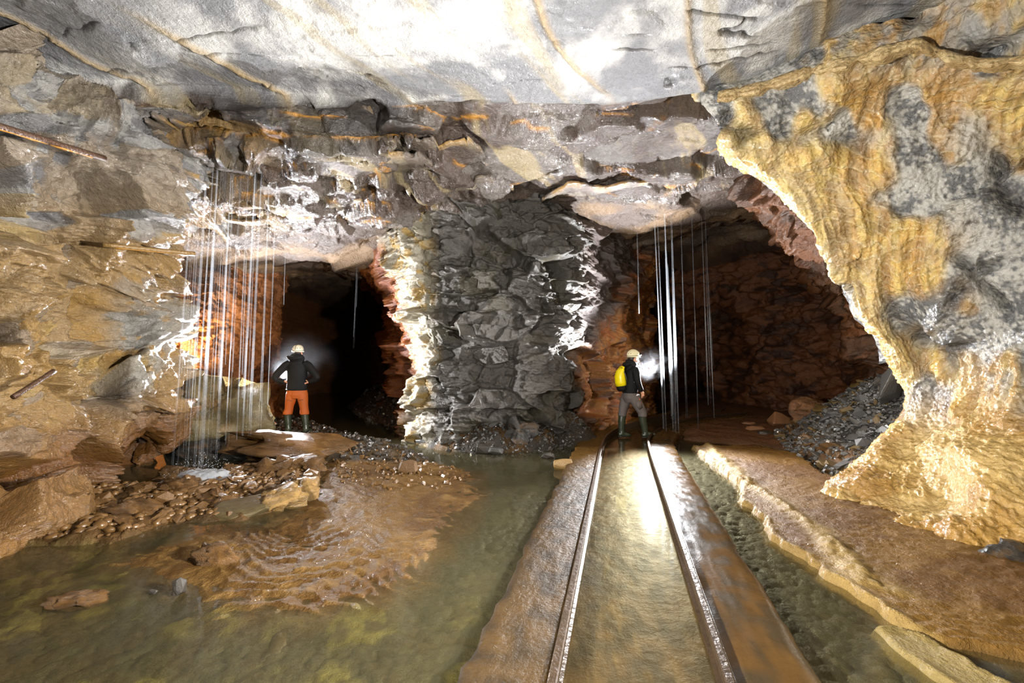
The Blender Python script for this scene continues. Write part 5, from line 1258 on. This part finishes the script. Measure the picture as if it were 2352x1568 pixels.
def explorer_side(loc, rz):
    """strides towards +Y with a roll-top bag on the back"""
    e = empty('person', loc, rz)
    tag(e, 'person in profile striding between the rails, black jacket, grey trousers, cream helmet', 'person', 'mine explorers')
    bm = bmesh.new(); head_mesh(bm, (0, .085, 1.575), (.12, 1, 0))
    hand(bm, (.20, .165, .93), (-.15, .25, -1), (-.5, 1, 0), .5, 1, 1); hand(bm, (-.20, .12, .90), (.15, .2, -1), (.5, 1, 0), .5, 1, -1)
    loft(bm, [(0, .03, 1.42), (0, .02, 1.2), (0, 0, .95)], [(.12, .08), (.13, .09), (.13, .09)], 16)
    for q in (-1, 1): loft(bm, [(q * .14, .06, 1.36), (q * .21, .06, 1.12), (q * .20, .15, .93)], [.04, .034, .026], 10)
    b = remesh(bm_obj('body', bm, M_SKIN, e), .008, 2)
    bm = bmesh.new(); ball(bm, (0, .055, 1.585), (.080, .090, .088)); loft(bm, [(0, .03, 1.57), (0, .0, 1.50), (0, -.01, 1.46)], [(.075, .06), (.07, .045), (.05, .03)], 12); bm_obj('hair', bm, M_HAIR, b)
    for q in (-1, 1):
        bm = bmesh.new(); ball(bm, (q * .030 + .018, .162, 1.585), .011, 10, 8); bm_obj('eye', bm, M_HAIR, b)
    bm = bmesh.new()
    loft(bm, [(0, .0, .90), (0, .0, .97), (0, .005, 1.08), (0, .015, 1.22), (0, .03, 1.34), (0, .035, 1.42), (0, .045, 1.48)], [(.185, .150), (.19, .15), (.18, .14), (.185, .138), (.195, .128), (.155, .105), (.09, .085)], 24)
    for q, hx, hy, hz in ((1, .20, .155, .95), (-1, -.20, .115, .92)):
        loft(bm, [(q * .14, .045, 1.39), (q * .20, .045, 1.31), (q * .225, .05, 1.18), (q * .225, .07, 1.10), (q * .215, .12, 1.0), (hx, hy, hz)], [.078, .078, .068, .064, .056, .047], 14)
    loft(bm, [(0, .03, 1.43), (0, .03, 1.475), (0, .045, 1.515), (0, .06, 1.54)], [(.12, .115), (.14, .135), (.13, .13), (.10, .10)], 20)
    loft(bm, [(0, .12, 1.46), (0, .19, 1.475), (0, .225, 1.465)], [(.06, .03), (.04, .022), (.012, .01)], 12)
    j = remesh(bm_obj('jacket', bm, M_BLACK, e), .011, 4)
    bm = bmesh.new(); loft(bm, [(-.12, -.02, 1.50), (-.07, -.085, 1.475), (0, -.105, 1.465), (.07, -.085, 1.475), (.12, -.02, 1.50)], [.032, .045, .05, .045, .032], 12); remesh(bm_obj('hood', bm, M_BLACK, j), .012, 3)
    bm = bmesh.new(); ring = [(.195 + .012 * math.cos(a), .02 + .02 * math.sin(a), 1.135 + .02 * math.sin(a * 2)) for a in np.linspace(0, 2 * math.pi, 13)]; loft(bm, ring, [.005] * 13, 6, cap=False); bm_obj('buckle', bm, M_STEEL, j)
    bm = bmesh.new()
    loft(bm, [(0, 0, .96), (0, 0, .88), (0, 0, .80), (0, .01, .72)], [(.165, .13), (.175, .145), (.178, .148), (.14, .12)], 22)
    loft(bm, [(.09, .04, .84), (.10, .08, .74), (.11, .15, .62), (.11, .205, .52), (.11, .215, .46), (.11, .215, .43)], [(.10, .125), (.098, .118), (.088, .105), (.082, .092), (.085, .092), (.085, .092)], 18)
    loft(bm, [(-.09, -.02, .84), (-.10, -.05, .74), (-.10, -.09, .62), (-.10, -.115, .52), (-.10, -.13, .45), (-.10, -.135, .42)], [(.10, .12), (.098, .115), (.086, .10), (.080, .088), (.082, .088), (.082, .088)], 18)
    t = remesh(bm_obj('trousers', bm, M_GREYF, e), .010, 3)
    bm = bmesh.new(); loft(bm, [(.185, .11, .80), (.20, .14, .72), (.195, .155, .66)], [(.010, .006)] * 3, 8); o = bm_obj('pocket_zip', bm, M_RED, t)
    bm = bmesh.new(); loft(bm, [(.20, .085, .76), (.205, .10, .66), (.20, .14, .60)], [(.05, .016), (.055, .018), (.045, .014)], 10, up=(1, 0, 0)); bm_obj('pocket', bm, M_GREYF, t)
    boot('boot', e, [(.11, .205, .45), (.11, .225, .33), (.11, .255, .20), (.11, .27, .10)], (.13, .48, .035), (.11, .20, 0))
    boot('boot', e, [(-.10, -.125, .44), (-.10, -.14, .32), (-.10, -.145, .18), (-.10, -.14, .09)], (-.08, .04, 0), (-.10, -.21, 0))
    helmet(e, (0, .08, 1.635), (.12, 1, 0), M_HELM2, M_HELM2)
    # roll-top bag: carried, so a thing of its own
    g = empty('dry_bag', loc, rz); tag(g, 'yellow roll-top dry bag with black base on the back of the striding person', 'bag')
    bm = bmesh.new(); loft(bm, [(0, -.185, 1.04), (0, -.20, 1.12), (0, -.21, 1.24), (0, -.20, 1.33), (0, -.185, 1.385), (0, -.175, 1.41)], [(.125, .105), (.132, .112), (.130, .108), (.122, .085), (.118, .045), (.115, .022)], 22); bm_obj('bag_body', bm, M_YEL, g)
    bm = bmesh.new(); loft(bm, [(0, -.165, .945), (0, -.17, .97), (0, -.185, 1.05)], [(.09, .075), (.118, .098), (.128, .109)], 22); bm_obj('bag_base', bm, M_BLACK, g)
    bm = bmesh.new(); loft(bm, [(-.118, -.175, 1.415), (0, -.172, 1.425), (.118, -.175, 1.415)], [(.020, .016)] * 3, 12, up=(0, 1, 0)); bm_obj('rolled_top', bm, M_YEL, g)
    bm = bmesh.new(); loft(bm, [(0, -.165, 1.44), (.09, -.20, 1.40), (.128, -.16, 1.30), (.135, -.13, 1.20), (.13, -.11, 1.08)], [(.014, .004)] * 5, 8); bm_obj('strap', bm, M_STRAP, g)
    for q in (-1, 1):
        bm = bmesh.new(); loft(bm, [(q * .10, -.11, 1.37), (q * .13, .0, 1.455), (q * .13, .13, 1.38), (q * .14, .16, 1.2), (q * .16, .06, 1.08), (q * .12, -.11, 1.05)], [(.020, .006)] * 6, 8); bm_obj('shoulder_strap', bm, M_STRAP, g)
    bm = bmesh.new(); loft(bm, [(-.04, -.3205, 1.27), (.04, -.3205, 1.27)], [(.004, .002)] * 2, 6); bm_obj('print', bm, M_STRAP, g)
    bm = bmesh.new()
    for tri in ([(-.055, 1.285), (-.025, 1.285), (-.04, 1.315)],):
        vs_ = [bm.verts.new((a, -.3165, b)) for a, b in tri]; bm.faces.new(vs_)
    bm_obj('emblem', bm, M_STRAP, g)
    return e
xl, yl = (684 - 1176) / FPX * 8.7, 8.7
explorer_back((xl * S, yl * S, (ground(xl, yl) + 0.0) * S), 0.02)
xr, yr = (1446 - 1176) / FPX * 8.7, 8.7
explorer_side((xr * S, yr * S, 0.02 * S), -math.pi / 2 + 0.18)
print('all built', round(time.time() - T0, 1), 's', sum(len(o.data.polygons) for o in COL.objects if o.type == 'MESH'))
